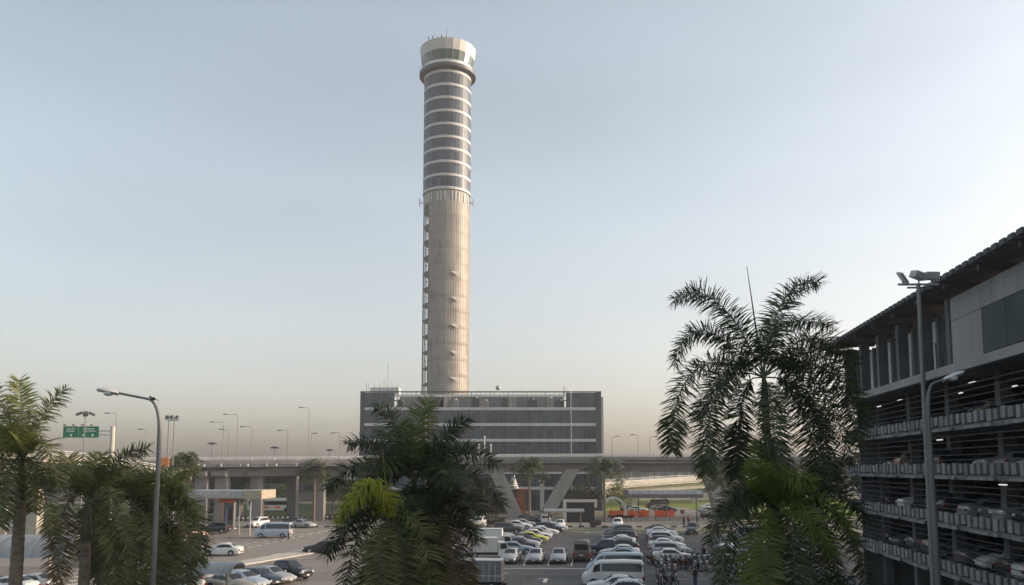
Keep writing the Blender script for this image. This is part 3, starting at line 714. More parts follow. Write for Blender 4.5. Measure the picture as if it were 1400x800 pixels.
def car_parts(kind, col, simple=False):
    sp = SPEC[kind]; pm = paint(col)
    root = thing(kind if kind in ('sedan', 'suv', 'hatchback') else {'van': 'passenger_van', 'pickup': 'pickup_truck'}[kind], '', {'van': 'van', 'pickup': 'pickup truck', 'suv': 'suv'}.get(kind, 'car'))
    if kind == 'suv': root.name = 'sport_utility_car'
    b = MB(); vs = []; secs = [section(s_) for s_ in sp['st']]; k = 13
    for s_, sc in zip(sp['st'], secs):
        row = [Vector((s_[0], y, z)) for y, z in sc]; vs += row + [mir(p) for p in row[-2::-1]]
    fs = [(i * k + j, i * k + j + 1, (i + 1) * k + j + 1, (i + 1) * k + j) for i in range(len(secs) - 1) for j in range(k - 1)]
    fs += [((i) * k + k - 1, i * k, (i + 1) * k, (i + 1) * k + k - 1) for i in range(len(secs) - 1)]
    fs += [tuple(range(k)), tuple(range((len(secs) - 1) * k, len(secs) * k))[::-1]]
    b.add(vs, fs); b.build('body', pm, root, smooth=38)
    def patch(fn, nx, ny):
        b = MB(); pv = [[fn(i / nx, j / ny) for j in range(ny + 1)] for i in range(nx + 1)]
        c = pv[nx // 2][ny // 2]; n = (pv[-1][ny // 2] - pv[0][ny // 2]).cross(pv[nx // 2][-1] - pv[nx // 2][0]).normalized()
        ref = Vector((c.x * .3, c.y, c.z - .9)); n = n if n.dot(ref) > 0 else -n
        flat_ = [p + n * .012 for r_ in pv for p in r_]
        b.add(flat_, [(i * (ny + 1) + j, i * (ny + 1) + j + 1, (i + 1) * (ny + 1) + j + 1, (i + 1) * (ny + 1) + j) for i in range(nx) for j in range(ny)])
        return b
    def xw(a0, a1):
        def f_(s_, t):
            x = a0 + (a1 - a0) * (.1 + .82 * s_); p = surf(sp, x, 5).lerp(mir(surf(sp, x, 5)), .04 + .92 * t)
            p.z += .035 * (1 - abs(2 * t - 1)); return p
        return f_
    patch(xw(*sp['ws']), 2, 4).build('windscreen', GLASS, root, smooth=60)
    if kind == 'van':
        b = MB(); b.box((-2.655, 0, 1.6), (.06, 1.42, .62)); b.build('rear_window', GLASS, root)
    else: patch(xw(*sp['rw']), 2, 4).build('rear_window', GLASS, root, smooth=60)
    for sgn in (1, -1):
        def side(s_, t, sgn=sgn):
            x0, x1 = sp['side']; tt = .14 + .74 * t
            xa = x0 - (x0 - sp['ws'][1]) * tt * .92; xb = x1 + (max(sp['rw']) - .02 - x1) * tt * .7
            x = xa + (xb - xa) * s_; p = surf(sp, x, 3).lerp(surf(sp, x, 4), tt); return p if sgn > 0 else mir(p)
        patch(side, 10, 2).build('side_window', GLASS, root, smooth=60)
        if not simple:
            bb = MB(); n_p = {'sedan': (-.25, -1.0), 'hatchback': (-.2, -.95), 'suv': (-.15, -1.1), 'van': (1.0,), 'pickup': (-.05,)}[kind]
            for xp in n_p:
                p = surf(sp, xp, 3); q = surf(sp, xp, 4)
                if sgn < 0: p = mir(p); q = mir(q)
                o_ = Vector((0, .02 * sgn, .01)); bb.prism([p + o_ + Vector((.05, 0, 0)), p + o_ - Vector((.05, 0, 0)), q + o_ - Vector((.05, 0, 0)), q + o_ + Vector((.05, 0, 0))], (0, .01 * sgn, 0))
            bb.build('door_pillar', pm if kind in ('van',) else PLASTIC, root)
    wd = max(s_[4] for s_ in sp['st']); r = sp['r']
    for x in sp['wx']:
        for sgn in (1, -1):
            b = MB(); y0 = sgn * (wd - .2); y1 = sgn * (wd + .015)
            pr = [(r * .5, y0), (r * .96, y0), (r, y0 + sgn * .04), (r, y1 - sgn * .03), (r * .94, y1), (r * .62, y1)]
            b.lathe(pr, 14, (x, 0, r), axis='Y')
            wl = b.build('wheel', BLACK, root, smooth=40)
            b = MB().lathe([(r * .63, y1 - sgn * .01), (r * .55, y1 - sgn * .03), (.06, y1 + sgn * .004), (.001, y1 + sgn * .006)], 10, (x, 0, r), axis='Y')
            b.build('rim', RIM, wl, smooth=30)
            if not simple:
                b = MB(); pr = []
                for i in range(9):
                    q = math.pi * (i / 8); pr.append((x + math.cos(q) * (r + .07), r + math.sin(q) * (r + .07)))
                inn = [(x + math.cos(math.pi * i / 8) * r, r + math.sin(math.pi * i / 8) * r) for i in range(9)]
                yy = sgn * (wd + .004)
                b.add([(p[0], yy, p[1]) for p in pr] + [(p[0], yy, p[1]) for p in inn], [(i, i + 1, 10 + i, 9 + i) for i in range(8)])
                b.build('wheel_arch', PLASTIC, root)
    st0 = sp['st'][1]; st9 = sp['st'][-2]
    for sgn in (1, -1):
        z = st0[1] + (st0[2] - st0[1]) * .86
        b = MB().box((st0[0] - .06, sgn * st0[4] * .8, z), (.3, st0[4] * .42, .15), rz=-sgn * .35); b.build('headlight', LAMPW, root)
        z = st9[1] + (st9[2] - st9[1]) * (.75 if kind != 'van' else .62)
        b = MB().box((st9[0] + .03, sgn * st9[4] * .84, z), (.2, st9[4] * .34, .17 if kind in ('sedan', 'hatchback') else .34), rz=sgn * .3); b.build('tail_light', LAMPR, root)
        if not simple:
            xm = sp['side'][0] - .1; zm = surf(sp, xm, 3).z + .08
            b = MB().ball((xm, sgn * (wd + .09), zm), .1, 6, (.6, 1, .75)); b.build('wing_mirror', pm, root, smooth=60)
    if simple: return root
    b = MB().box((sp['st'][0][0] - .02, 0, .62 * st0[2]), (.1, .9, .13)); b.build('grille', PLASTIC, root)
    b = MB().box((sp['st'][0][0] + .01, 0, st0[1] + .13), (.08, 1.25, .12)); b.build('front_bumper', PLASTIC, root)
    b = MB().box((sp['st'][-1][0] - .02, 0, .48), (.05, 1.3, .1)); b.build('rear_bumper', PLASTIC, root)
    b = MB().box((sp['st'][-1][0] - .03, 0, .72), (.05, .36, .13)); b.box((sp['st'][0][0] + .055, 0, st0[1] + .2), (.03, .36, .12)); b.build('number_plate', PLATE, root)
    if 'bed' in sp:
        b = MB(); x0, x1 = sp['bed']; b.box(((x0 + x1) / 2, 0, 1.13), (x0 - x1, 1.5, .03)); b.build('cargo_bed', PLASTIC, root)
    return root
USED = {}
def car(kind, col, pos, rz, label, group=None, simple=False):
    key = (kind, col, simple)
    if key not in CARPROTO:
        r_ = car_parts(kind, col, simple); CARPROTO[key] = r_
    else: r_ = copy_tree(CARPROTO[key])
    r_.location = (pos[0], pos[1], pos[2] if len(pos) > 2 else 0); r_.location.z += .012; r_.rotation_euler = (0, 0, rz); r_['label'] = label
    if 'group' in r_: del r_['group']
    if group: r_['group'] = group
    return r_
LEFT, RIGHT, TOWARD, AWAY = ROT + math.pi, ROT, ROT - math.pi / 2, ROT + math.pi / 2
NM = {'sedan': 'sedan', 'hatchback': 'hatchback', 'suv': 'sport utility car', 'van': 'high roof van', 'pickup': 'pickup truck'}
# row beside the motorcycles, left half (noses to the left)
rowA = [('hatchback', 'white', 66.3), ('sedan', 'white', 69.2), ('van', 'white', 73.0), ('van', 'sky blue', 79.5), ('sedan', 'silver', 87), ('sedan', 'pale blue', 92.5), ('sedan', 'white', 96.5), ('pickup', 'dark blue', 99.5), ('sedan', 'black', 103.5), ('hatchback', 'silver', 106.8), ('sedan', 'white', 110.5), ('suv', 'dark grey', 114.3), ('suv', 'black', 118.5), ('sedan', 'champagne', 122), ('suv', 'grey', 126)]
for i, (k, c, a) in enumerate(rowA):
    half = {'sedan': 2.32, 'hatchback': 1.98, 'suv': 2.34, 'van': 2.66, 'pickup': 2.6}[k]
    e = 1.9 - half - (1.1 if k == 'pickup' else rnd.uniform(0, .35))
    p = L(e, a); car(k, c, p, LEFT + rnd.uniform(-.03, .03), f"{c} {NM[k]} nose left, {ORD[i]} in the double row's left half", 'cars in the double row')
rowB = [('sedan', 'white', 92.6), ('suv', 'silver', 97.6), ('sedan', 'grey', 101.5), ('sedan', 'white', 106), ('hatchback', 'dark grey', 109.5), ('suv', 'white', 113.5), ('sedan', 'black', 117), ('sedan', 'silver', 121), ('sedan', 'white', 126.5), ('sedan', 'black', 131)]
for i, (k, c, a) in enumerate(rowB):
    half = {'sedan': 2.32, 'hatchback': 1.98, 'suv': 2.34}[k]
    e = 2.85 + half + rnd.uniform(0, .3) + (a - 92) * .012
    car(k, c, L(e, a), RIGHT + rnd.uniform(-.03, .03), f"{c} {NM[k]} nose right, {ORD[i]} in the double row's right half", 'cars in the double row')
car('suv', 'white', g(844.5, 722.5), TOWARD, 'white sport utility car facing the camera at the far end of the double row')
# middle block
for i, (px, nm) in enumerate(((698.5, 'leftmost'), (732.5, 'middle'), (764, 'rightmost'))):
    car('sedan', 'silver', g(px, 768.5), TOWARD + .03 * (i - 1), f'silver sedan facing the camera behind the kerb, {nm} of three in line', 'three silver sedans behind the kerb')
car('van', 'brown', g(796.5, 765), AWAY, 'brown high roof van showing its dark rear window beside the silver sedans')
rowC = [('sedan', 'pale blue', 705, 757), ('sedan', 'black', 711, 752), ('sedan', 'silver', 714, 748.5), ('sedan', 'dark grey', 718, 745), ('sedan', 'yellow green', 727, 741.5), ('sedan', 'white', 733, 737.5), ('hatchback', 'silver', 738, 734.8), ('sedan', 'white', 743, 732), ('suv', 'dark blue', 750, 729.5), ('sedan', 'white', 757, 726)]
for i, (k, c, px, py) in enumerate(rowC):
    car(k, c, g(px, py), RIGHT + rnd.uniform(-.02, .06), f'{c} {NM[k]} nose right, {ORD[i]} in the slanting row behind the silver sedans', 'cars in the slanting row')
for k, c, px, py, rz, lb in (
    ('suv', 'dark grey', 694, 729.5, RIGHT + .1, 'dark grey sport utility car nose right behind the white box truck'),
    ('sedan', 'white', 709, 723.5, RIGHT + .1, 'white sedan nose right just behind the dark grey sport utility car'),
    ('sedan', 'silver', 716, 721, RIGHT + .1, 'silver sedan nose right near the hedge at the far car park edge'),
    ('suv', 'white', 655.5, 720, TOWARD, 'white sport utility car facing the camera beside the far hedge'),
    ('sedan', 'champagne', 646, 721.5, RIGHT + .5, 'champagne sedan half hidden by palm fronds beside the far hedge'),
    ('suv', 'black', 726, 717.5, RIGHT + .4, 'black sport utility car near the foot of the left slanted pier'),
    ('pickup', 'white', 745, 717.5, TOWARD + .2, 'white pickup truck facing the camera by the grass strip'),
    ('sedan', 'white', 766, 722.5, TOWARD, 'white sedan facing the camera at the corner of the grass strip'),
    ('sedan', 'silver', 682, 738, RIGHT + .1, 'silver sedan tucked behind the cab of the white box truck'),
    ('suv', 'champagne', 741.5, 708.6, math.pi + .1, 'champagne sport utility car on the far road between the slanted piers'),
    # left road area
    ('sedan', 'white', 304, 759.5, math.pi - .05, 'white sedan driving left across the pale road'),
    ('suv', 'dark blue', 293.5, 729.5, math.pi, 'dark blue sport utility car nose left beside the blue kiosk'),
    ('van', 'sky blue', 374, 735.3, math.pi - .02, 'pale grey high roof van with dark windows on the pale road'),
    ('suv', 'white', 352.5, 721, -1.9, 'white sport utility car below the end of the flat canopy'),
    ('sedan', 'silver', 415, 721.5, -.5, 'silver sedan near the bollards beside the far palm'),
    ('sedan', 'black', 404, 717.5, .2, 'black sedan behind the silver sedan near the far bollards'),
    ('sedan', 'black', 441, 756, math.pi, 'black sedan on the road, half behind palm fronds'),
    ('sedan', 'grey', 268, 756, 1.9, 'grey sedan behind the white sedan, half under the left palms'),
    ('hatchback', 'dark blue', 275, 752, 1.9, 'dark blue hatchback just left of the white driving sedan'),
    ('sedan', 'dark red', 262, 735, .9, 'dark red sedan beyond the left palms near the kiosk'),
    ('sedan', 'pale blue', 270, 727, .3, 'pale blue sedan beyond the left palms by the flat canopy'),
    # bottom left row
    ('pickup', 'black', 390, 792, -.45, 'black pickup truck at the right end of the lower left row'),
    ('sedan', 'silver', 371, 797, -.5, 'silver sedan parked beside the black pickup truck'),
    ('sedan', 'dark blue', 352, 800, -.5, 'dark blue sedan second left of the black pickup truck'),
    ('sedan', 'sky blue', 334, 804, -.5, 'pale sky blue sedan third left of the black pickup truck'),
    ('sedan', 'champagne', 314, 808, -.5, 'champagne sedan fourth left of the black pickup truck'),
    ('suv', 'dark grey', 262, 803, 2.6, 'dark grey sport utility car with red tail light by the barrel roof'),
    ('sedan', 'white', 246, 809, 2.6, 'white sedan at the foot of the tall left street lamp'),
    ('sedan', 'white', 12, 812, 2.9, 'white sedan under the long walkway roof beside the leftmost palm'),
    ('sedan', 'silver', 42, 808, 2.9, 'silver sedan beside the post of the long walkway roof'),
    # right
    ('van', 'silver', 1026, 741, LEFT + .15, 'silver high roof van parked behind the right palm'),
    ('sedan', 'silver', 1021, 748.5, LEFT - .5, 'silver sedan beside the silver van behind the right palm'),
    ('hatchback', 'white', 992, 752, TOWARD, 'white hatchback driving toward the camera beside the motorcycles'),
    ('suv', 'dark grey', 947, 730, TOWARD - .15, 'dark grey sport utility car driving toward the camera near the entrance'),
    ('sedan', 'silver', 969, 702, .1, 'silver sedan parked at the near side of the paved yard'),
    ('sedan', 'white', 970, 697, .1, 'white sedan parked on the paved yard beside the flared pier'),
    ('sedan', 'white', 872, 700.5, -.2, 'white sedan behind the orange barriers beside the arch'),
    ('sedan', 'black', 862, 699.6, 0, 'black sedan behind the orange barriers nearest the arch'),
    ('sedan', 'champagne', 903, 698, -.2, 'champagne sedan under the flat shelter roof behind the orange barriers'),
    ('suv', 'black', 896, 696, .1, 'black sport utility car behind the champagne sedan under the shelter'),
    ('sedan', 'dark grey', 913, 700, -.2, 'dark grey sedan at the right end behind the orange barriers'),
    ('sedan', 'white', 1074, 763, LEFT - .2, 'white sedan hidden among fronds of the lower right palm')):
    car(k, c, g(px, py), rz, lb)
# box trucks
def box_truck(col, boxcol, label, pos, rz, L_=4.2, hb_=2.9, name='box_truck'):
    t = thing(name, label, 'truck', pos, rz)
    pm = paint(col)
    b = MB(); b.prism([(x, -.95, z) for x, z in ((3.3, .4), (3.35, 1.0), (3.15, 1.25), (2.75, 2.1), (1.75, 2.15), (1.7, .4))], (0, 1.9, 0)); b.build('cab', pm, t)
    b = MB(); b.quad((3.165, -.82, 1.29), (3.165, .82, 1.29), (2.80, .78, 2.06), (2.80, -.78, 2.06)); b.build('windscreen', GLASS, t)
    for s_ in (1, -1):
        b = MB(); b.prism([(x, s_ * .955, z) for x, z in ((3.0, 1.25), (2.68, 1.98), (1.95, 1.98), (1.95, 1.25))], (0, .02 * s_, 0)); b.build('side_window', GLASS, t)
    b = MB(); b.box((1.6 - L_ / 2, 0, .7 + hb_ / 2 - .2), (L_, 2.0, hb_ - .7)); b.build('cargo_box', boxcol, t)
    b = MB(); b.box((1.6 - L_ / 2, 0, .7 + hb_ - .52), (L_ + .06, 2.06, .06)); b.box((1.6 - L_ / 2, 0, 1.4), (L_ + .04, 2.04, .06))
    for i in range(1, 7):
        for s_ in (1, -1): b.box((1.6 - L_ * i / 7, s_ * 1.005, .7 + (hb_ - .7) / 2 + .1), (.05, .03, hb_ - .9))
    b.build('box_trim', ALU, t)
    b = MB().box((.3, 0, .58), (6, .9, .2)); b.build('chassis', PLASTIC, t)
    for x in (2.5, -1.4):
        for s_ in (1, -1):
            b = MB().lathe([(.1, s_ * .7), (.42, s_ * .7), (.42, s_ * .93), (.25, s_ * .95)], 14, (x, 0, .42), axis='Y'); wl = b.build('wheel', BLACK, t, smooth=40)
            b = MB().lathe([(.26, s_ * .945), (.01, s_ * .93)], 10, (x, 0, .42), axis='Y'); b.build('rim', RIM, wl)
    for s_ in (1, -1):
        b = MB().box((3.36, s_ * .7, .8), (.06, .3, .16)); b.build('headlight', LAMPW, t)
        b = MB().box((1.6 - L_ - .02, s_ * .8, .75), (.05, .2, .2)); b.build('tail_light', LAMPR, t)
    b = MB().box((3.38, 0, .5), (.1, 1.8, .16)); b.build('bumper', PLASTIC, t)
    return t
CANVAS = mat('grey_canvas', (.22, .21, .2), .9, var=.2, scale=1.2, bump=.4, bscale=2)
box_truck('white', WHITE, 'white box truck behind the palms left of the slanting car row', g(672, 752), RIGHT + .08).scale = (.86,) * 3
box_truck('white', ALU, 'white truck with ribbed cargo box in front of the other box truck', g(663, 763), RIGHT + .25, 3.2, 2.5).scale = (.86,) * 3
box_truck('grey', CANVAS, 'grey canvas covered truck beside the central palms near the kerb', g(654, 806), LEFT, 3.9, 2.6, 'canvas_truck').scale = (.9,) * 3
# buses beyond the viaduct
def bus(col, label, pos, rz, band):
    t = thing('city_bus', label, 'bus', pos, rz)
    b = MB(); b.prism([(x, -1.25, z) for x, z in ((5.5, .35), (5.55, 1.2), (5.35, 2.9), (5.1, 3.1), (-5.4, 3.1), (-5.5, 2.9), (-5.5, .35))], (0, 2.5, 0)); b.build('body', col, t)
    for s_ in (1, -1):
        b = MB().box((-.1, s_ * 1.255, 2.05), (10.2, .03, .9)); b.build('side_window', GLASS, t)
        b = MB(); 
        for x in (-3.6, -1.2, 1.4): b.box((x, s_ * 1.258, 1.05), (1.1, .03, .5))
        b.build('side_graphic', band, t)
        for x in (3.4, -3.2):
            b = MB().lathe([(.1, s_ * 1.0), (.5, s_ * 1.0), (.5, s_ * 1.27), (.05, s_ * 1.28)], 14, (x, 0, .5), axis='Y'); b.build('wheel', BLACK, t)
    b = MB().box((5.5, 0, 2.05), (.06, 2.2, 1.1)); b.build('windscreen', GLASS, t)
    return t
bus(WHITE, 'white bus with red side graphics parked between the left viaduct piers', g(372, 699.5), .15, ORANGE)
bus(mat('bus_red', (.2, .03, .03), .5), 'dark red bus behind the viaduct piers beyond the flat canopy', g(270, 701), 0.05, WHITE)

# cars inside the garage
gi = 0
for li, (z, nm) in enumerate(zip(lev, ('lowest', 'second', 'third', 'topmost'))):
    a = fa - 2.2
    while a > fa - 36:
        if rnd.random() < .8:
            k = rnd.choice(['sedan', 'suv', 'hatchback']); c = rnd.choice(['white', 'grey', 'dark grey', 'silver', 'black', 'champagne', 'dark grey'])
            car(k, c, L(fe + 4.6 + rnd.uniform(-.5, .5), a, z + .28), LEFT if rnd.random() < .6 else RIGHT, f"{c} {NM[k]} behind the parapet on the garage's {nm} raised deck", f'cars on the {nm} raised deck of the garage', simple=True)
        a -= 2.75

# ------------------------------------------------------------------ motorcycles
MOTO = {}
def moto(col, pos, rz, label, group):
    if col in MOTO:
        c = copy_tree(MOTO[col])
    else:
        c = thing('motorcycle', label, 'motorcycle'); pm = paint(col)
        for x in (.62, -.6):
            b = MB(); pts = [(x + .24 * math.cos(q), 0, .29 + .24 * math.sin(q)) for q in [TAU * i / 12 for i in range(13)]]; b.tube(pts, .055, 6, cap=False); wl = b.build('wheel', BLACK, c, smooth=60)
            b = MB()
            for i in range(5):
                q = TAU * i / 5; b.tube([(x, 0, .29), (x + .22 * math.cos(q), 0, .29 + .22 * math.sin(q))], .022, 4)
            b.build('rim', RIM, wl)
        b = MB()
        out = [(.36, .42), (.5, .62), (.42, .98), (.33, 1.0), (.3, .66), (.05, .5), (-.15, .52), (-.3, .72), (-.85, .86), (-.8, .7), (-.35, .5), (-.25, .32), (.1, .3)]
        b.prism([(x, -.13, z) for x, z in out], (0, .26, 0)); b.build('fairing', pm, c)
        b = MB(); b.prism([(x, -.15, z) for x, z in ((.0, .74), (-.1, .8), (-.4, .83), (-.8, .92), (-.85, .86), (-.3, .7))], (0, .3, 0)); b.build('seat', BLACK, c)
        b = MB()
        for s_ in (.09, -.09): b.tube([(.62, s_, .29), (.42, s_, .92)], .03, 5)
        b.build('fork', STEEL, c)
        b = MB().tube([(.28, .34, 1.05), (.37, .15, 1.06), (.4, 0, 1.02), (.37, -.15, 1.06), (.28, -.34, 1.05)], .022, 5); b.build('handlebar', STEEL_D, c)
        for s_ in (1, -1):
            b = MB().tube([(.33, s_ * .28, 1.05), (.32, s_ * .36, 1.24)], .012, 4); b.ball((.32, s_ * .37, 1.26), .06, 6, (.4, 1, .7)); b.build('mirror', STEEL_D, c)
        b = MB().ball((.47, 0, .98), .1, 8); b.build('headlight', LAMPW, c, smooth=60)
        b = MB().box((-.3, 0, .34), (.4, .24, .22)); b.tube([(0, -.15, .3), (-.75, -.17, .4)], .05, 6); b.build('engine', STEEL, c)
        b = MB(); b.prism([(.86, -.07, .42), (.72, -.07, .57), (.5, -.07, .57), (.5, -.07, .53), (.72, -.07, .53)], (0, .14, 0)); b.build('mudguard', pm, c)
        b = MB().box((-.86, 0, .74), (.05, .18, .1)); b.build('tail_light', LAMPR, c)
        MOTO[col] = c
    c.location = (pos[0], pos[1], .008); c.rotation_euler = (0, 0, rz); c['label'] = label; c['group'] = group
    return c
mc = ['black', 'dark red', 'silver', 'dark blue', 'black', 'white', 'grey']
def mblock(rows, labelfmt, group):
    for (px0, px1, py, n, rz) in rows:
        for i in range(n):
            if rnd.random() < .07: continue
            px = px0 + (px1 - px0) * (i + .5) / n + rnd.uniform(-1, 1)
            c = rnd.choice(mc); moto(c, g(px, py + rnd.uniform(-.8, .8)), rz + rnd.uniform(-.25, .25), labelfmt % c, group)
mblock([(892, 984, 766, 15, AWAY + .3), (888, 982, 771.5, 15, TOWARD + .4)], '%s motorcycle in the two crowded rows just behind the near white sedan', 'motorcycles in the two back rows')
mblock([(903, 948, 777.5, 6, AWAY), (946, 984, 781, 5, TOWARD)], '%s motorcycle in the short middle row in front of the crowded rows', 'motorcycles in the middle row')
mblock([(900, 924, 786, 3, TOWARD + .5), (898, 922, 793, 3, AWAY + .4), (898, 934, 801, 4, TOWARD + .4)], '%s motorcycle in the nose-to-tail file beside the white ground line', 'motorcycles beside the white line')
mblock([(990, 1044, 764, 7, RIGHT), (986, 1042, 771, 7, LEFT + .3), (990, 1046, 778.5, 7, RIGHT), (990, 1050, 787, 7, LEFT + .2), (992, 1056, 796, 7, RIGHT + .3), (1100, 1130, 771, 4, LEFT), (1130, 1160, 800, 3, LEFT)], '%s motorcycle among those parked under the right palms', 'motorcycles under the right palms')

# ------------------------------------------------------------------ people
def person(pos, rz, shirt, trousers, label, arm=0.0, stride=.0):
    me = bpy.data.meshes.new('person')
    J = [(0, 0, .95), (0, 0, 1.2), (0, 0, 1.42), (0, 0, 1.52), (.01, 0, 1.63), (.01, 0, 1.72),
         (0, .19, 1.42), (.05, .25, 1.14), (.14 + arm, .23, .92 + arm), (0, -.19, 1.42), (.0, -.25, 1.14), (.08, -.24, .9),
         (stride, .1, .88), (stride * 1.6, .1, .5), (stride * 1.5, .1, .09), (.13 + stride * 1.5, .11, .04),
         (-stride, -.1, .88), (-stride * 1.2, -.1, .5), (-stride * 2, -.1, .09), (.13 - stride * 2, -.11, .04)]
    E_ = [(0, 1), (1, 2), (2, 3), (3, 4), (4, 5), (2, 6), (6, 7), (7, 8), (2, 9), (9, 10), (10, 11), (0, 12), (12, 13), (13, 14), (14, 15), (0, 16), (16, 17), (17, 18), (18, 19)]
    rad = [.15, .14, .15, .06, .1, .09, .065, .05, .04, .065, .05, .04, .1, .07, .05, .04, .1, .07, .05, .04]
    me.from_pydata(J, E_, [])
    o = bpy.data.objects.new('person', me); COL.objects.link(o); o.location = (pos[0], pos[1], .012); o.rotation_euler = (0, 0, rz)
    sk = o.modifiers.new('skin', 'SKIN')
    for v, r_ in zip(me.skin_vertices[0].data, rad): v.radius = (r_, r_)
    me.skin_vertices[0].data[0].use_root = True
    ss = o.modifiers.new('sub', 'SUBSURF'); ss.levels = 1; ss.render_levels = 1
    me.materials.append(SKIN)
    tag(o, label, 'person')
    b = MB().ball((.0, 0, 1.7), .125, 8, (1, .9, 1)); b.build('hair', PLASTIC, o, smooth=60)
    b = MB().lathe([(.19, .93), (.2, 1.1), (.24, 1.38), (.12, 1.5)], 10); b.build('shirt', shirt, o, smooth=60)
    for s_, st in ((1, stride), (-1, -stride)):
        b = MB().tube([(0, s_ * .09, .98), (st, s_ * .1, .85), (st * 1.5, s_ * .1, .5), (st * 1.6, s_ * .1, .1)], [.13, .12, .09, .075], 8); b.build('trouser_leg', trousers, o, smooth=60)
    return o
CLB = mat('cloth_black', (.02, .02, .024), .9); CLW = mat('cloth_pale', (.4, .42, .45), .9); CLBL = mat('cloth_blue', (.07, .1, .18), .9); CLR = mat('cloth_red', (.3, .04, .03), .9)
person(g(935, 719), -1.4, CLB, CLB, 'person in dark clothes standing by the round sign at the entrance')
person(g(941.5, 717.5), -1.9, CLR, CLB, 'person in a dark red shirt beside the entrance kerb')
person(g(953, 716), -2.4, CLBL, CLB, 'person in blue walking past the shelter post', stride=.14)
person(g(962.5, 768), 1.2, CLB, CLB, 'person in black standing among the crowded motorcycle rows')
person(g(950.5, 803), 2.0, CLB, CLBL, 'person in dark clothes at the bottom beside the front motorcycles', arm=.12)
person(g(394.5, 738), 0.3, CLW, CLB, 'person in a pale shirt standing at the tail of the pale van')

# ------------------------------------------------------------------ street lamps
def curved_lamp(name, label, base, top, arm_end, r0=.11, r1=.07, arm_r=.05, parent=None):
    """pole from base to top, bending over to arm_end, with a cobra head"""
    base = Vector(base); top = Vector(top); ae = Vector(arm_end)
    t = thing(name, label, 'street lamp', base)
    d = (ae - top); n = 8; pts = [base, base.lerp(top, .5), base.lerp(top, .9)]
    c0 = base.lerp(top, .9); c1 = top + (top - base).normalized() * .05
    for i in range(1, n + 1):
        u = i / n; e_ = top + d * .3
        pts.append(c0 * (1 - u) ** 2 + c1 * 2 * u * (1 - u) + e_ * u * u)
    pts.append(ae - d * .12)
    k = len(pts); rs = [r0 + (arm_r - r0) * min(1, i / (k * .75)) for i in range(k)]
    b = MB().tube(pts, rs, 8); b.build('pole', POLE, t, world=True, smooth=50)
    dn = d.normalized(); l_ = .34
    hd = MB(); vs = []
    for i in range(7):
        u = i / 6; w_ = .17 * math.sin(math.pi * min(1, .18 + u * .78)) ** .6
        p = ae - dn * .3 + dn * (.85 * u)
        hd_ = [(p + Vector((0, 0, .11 * math.sin(math.pi * (.15 + u * .75))))), p + Vector((-dn.y, dn.x, 0)) * w_, p - Vector((0, 0, .1)), p - Vector((-dn.y, dn.x, 0)) * w_]
        vs += hd_
    fs = [(i * 4 + j, i * 4 + (j + 1) % 4, i * 4 + 4 + (j + 1) % 4, i * 4 + 4 + j) for i in range(6) for j in range(4)] + [(3, 2, 1, 0), (24, 25, 26, 27)]
    hd.add(vs, fs); h_ = hd.build('lamp_head', ALU, t, world=True, smooth=60)
    b = MB().ball(ae + dn * .1 - Vector((0, 0, .08)), .2, 8, (1, .8, .55)); b.build('lens', LAMPW, h_, smooth=60)
    h_.children[0].location = (0, 0, 0)
    for ch in h_.children: 
        for v in ch.data.vertices: v.co -= t.location
    b = MB().lathe([(.16, 0), (.16, .9), (.12, 1.0)], 8, base); b.build('base_sleeve', STEEL, t, world=True)
    return t
Yl = 31.0
tp = at(220, 549, Yl); bs_ = Vector((tp.x, tp.y, 0))
curved_lamp('street_lamp', 'tall curved street lamp with round head beside the left palms', bs_, tp, at(152, 535.5, Yl), .1, .06, .045)
# bird perched on that lamp
bp_ = at(209, 547.5, Yl)
b = MB().ball(bp_ + Vector((0, 0, .06)), .075, 8, (1.5, .8, .9)); b.ball(bp_ + Vector((-.1, 0, .13)), .045, 6)
b.prism([bp_ + Vector((.08, -.02, .06)), bp_ + Vector((.22, -.03, -.02)), bp_ + Vector((.22, .03, -.02))], (0, 0, .02)); b.prism([bp_ + Vector((-.14, -.01, .12)), bp_ + Vector((-.19, 0, .12)), bp_ + Vector((-.14, .01, .12))], (0, 0, .02))
b.tube([bp_ + Vector((0, .02, 0)), bp_ + Vector((0, .02, -.06))], .008, 4)
tag(b.build('bird', PLASTIC, smooth=60), 'small dark bird perched on the bend of the left lamp', 'bird')
Yl = 30.0
tp = at(1266.5, 528, Yl); curved_lamp('street_lamp', 'curved street lamp with white head in front of the dark garage', (tp.x + .12, Yl, 0), tp, at(1299, 515.5, Yl), .105, .06, .045)
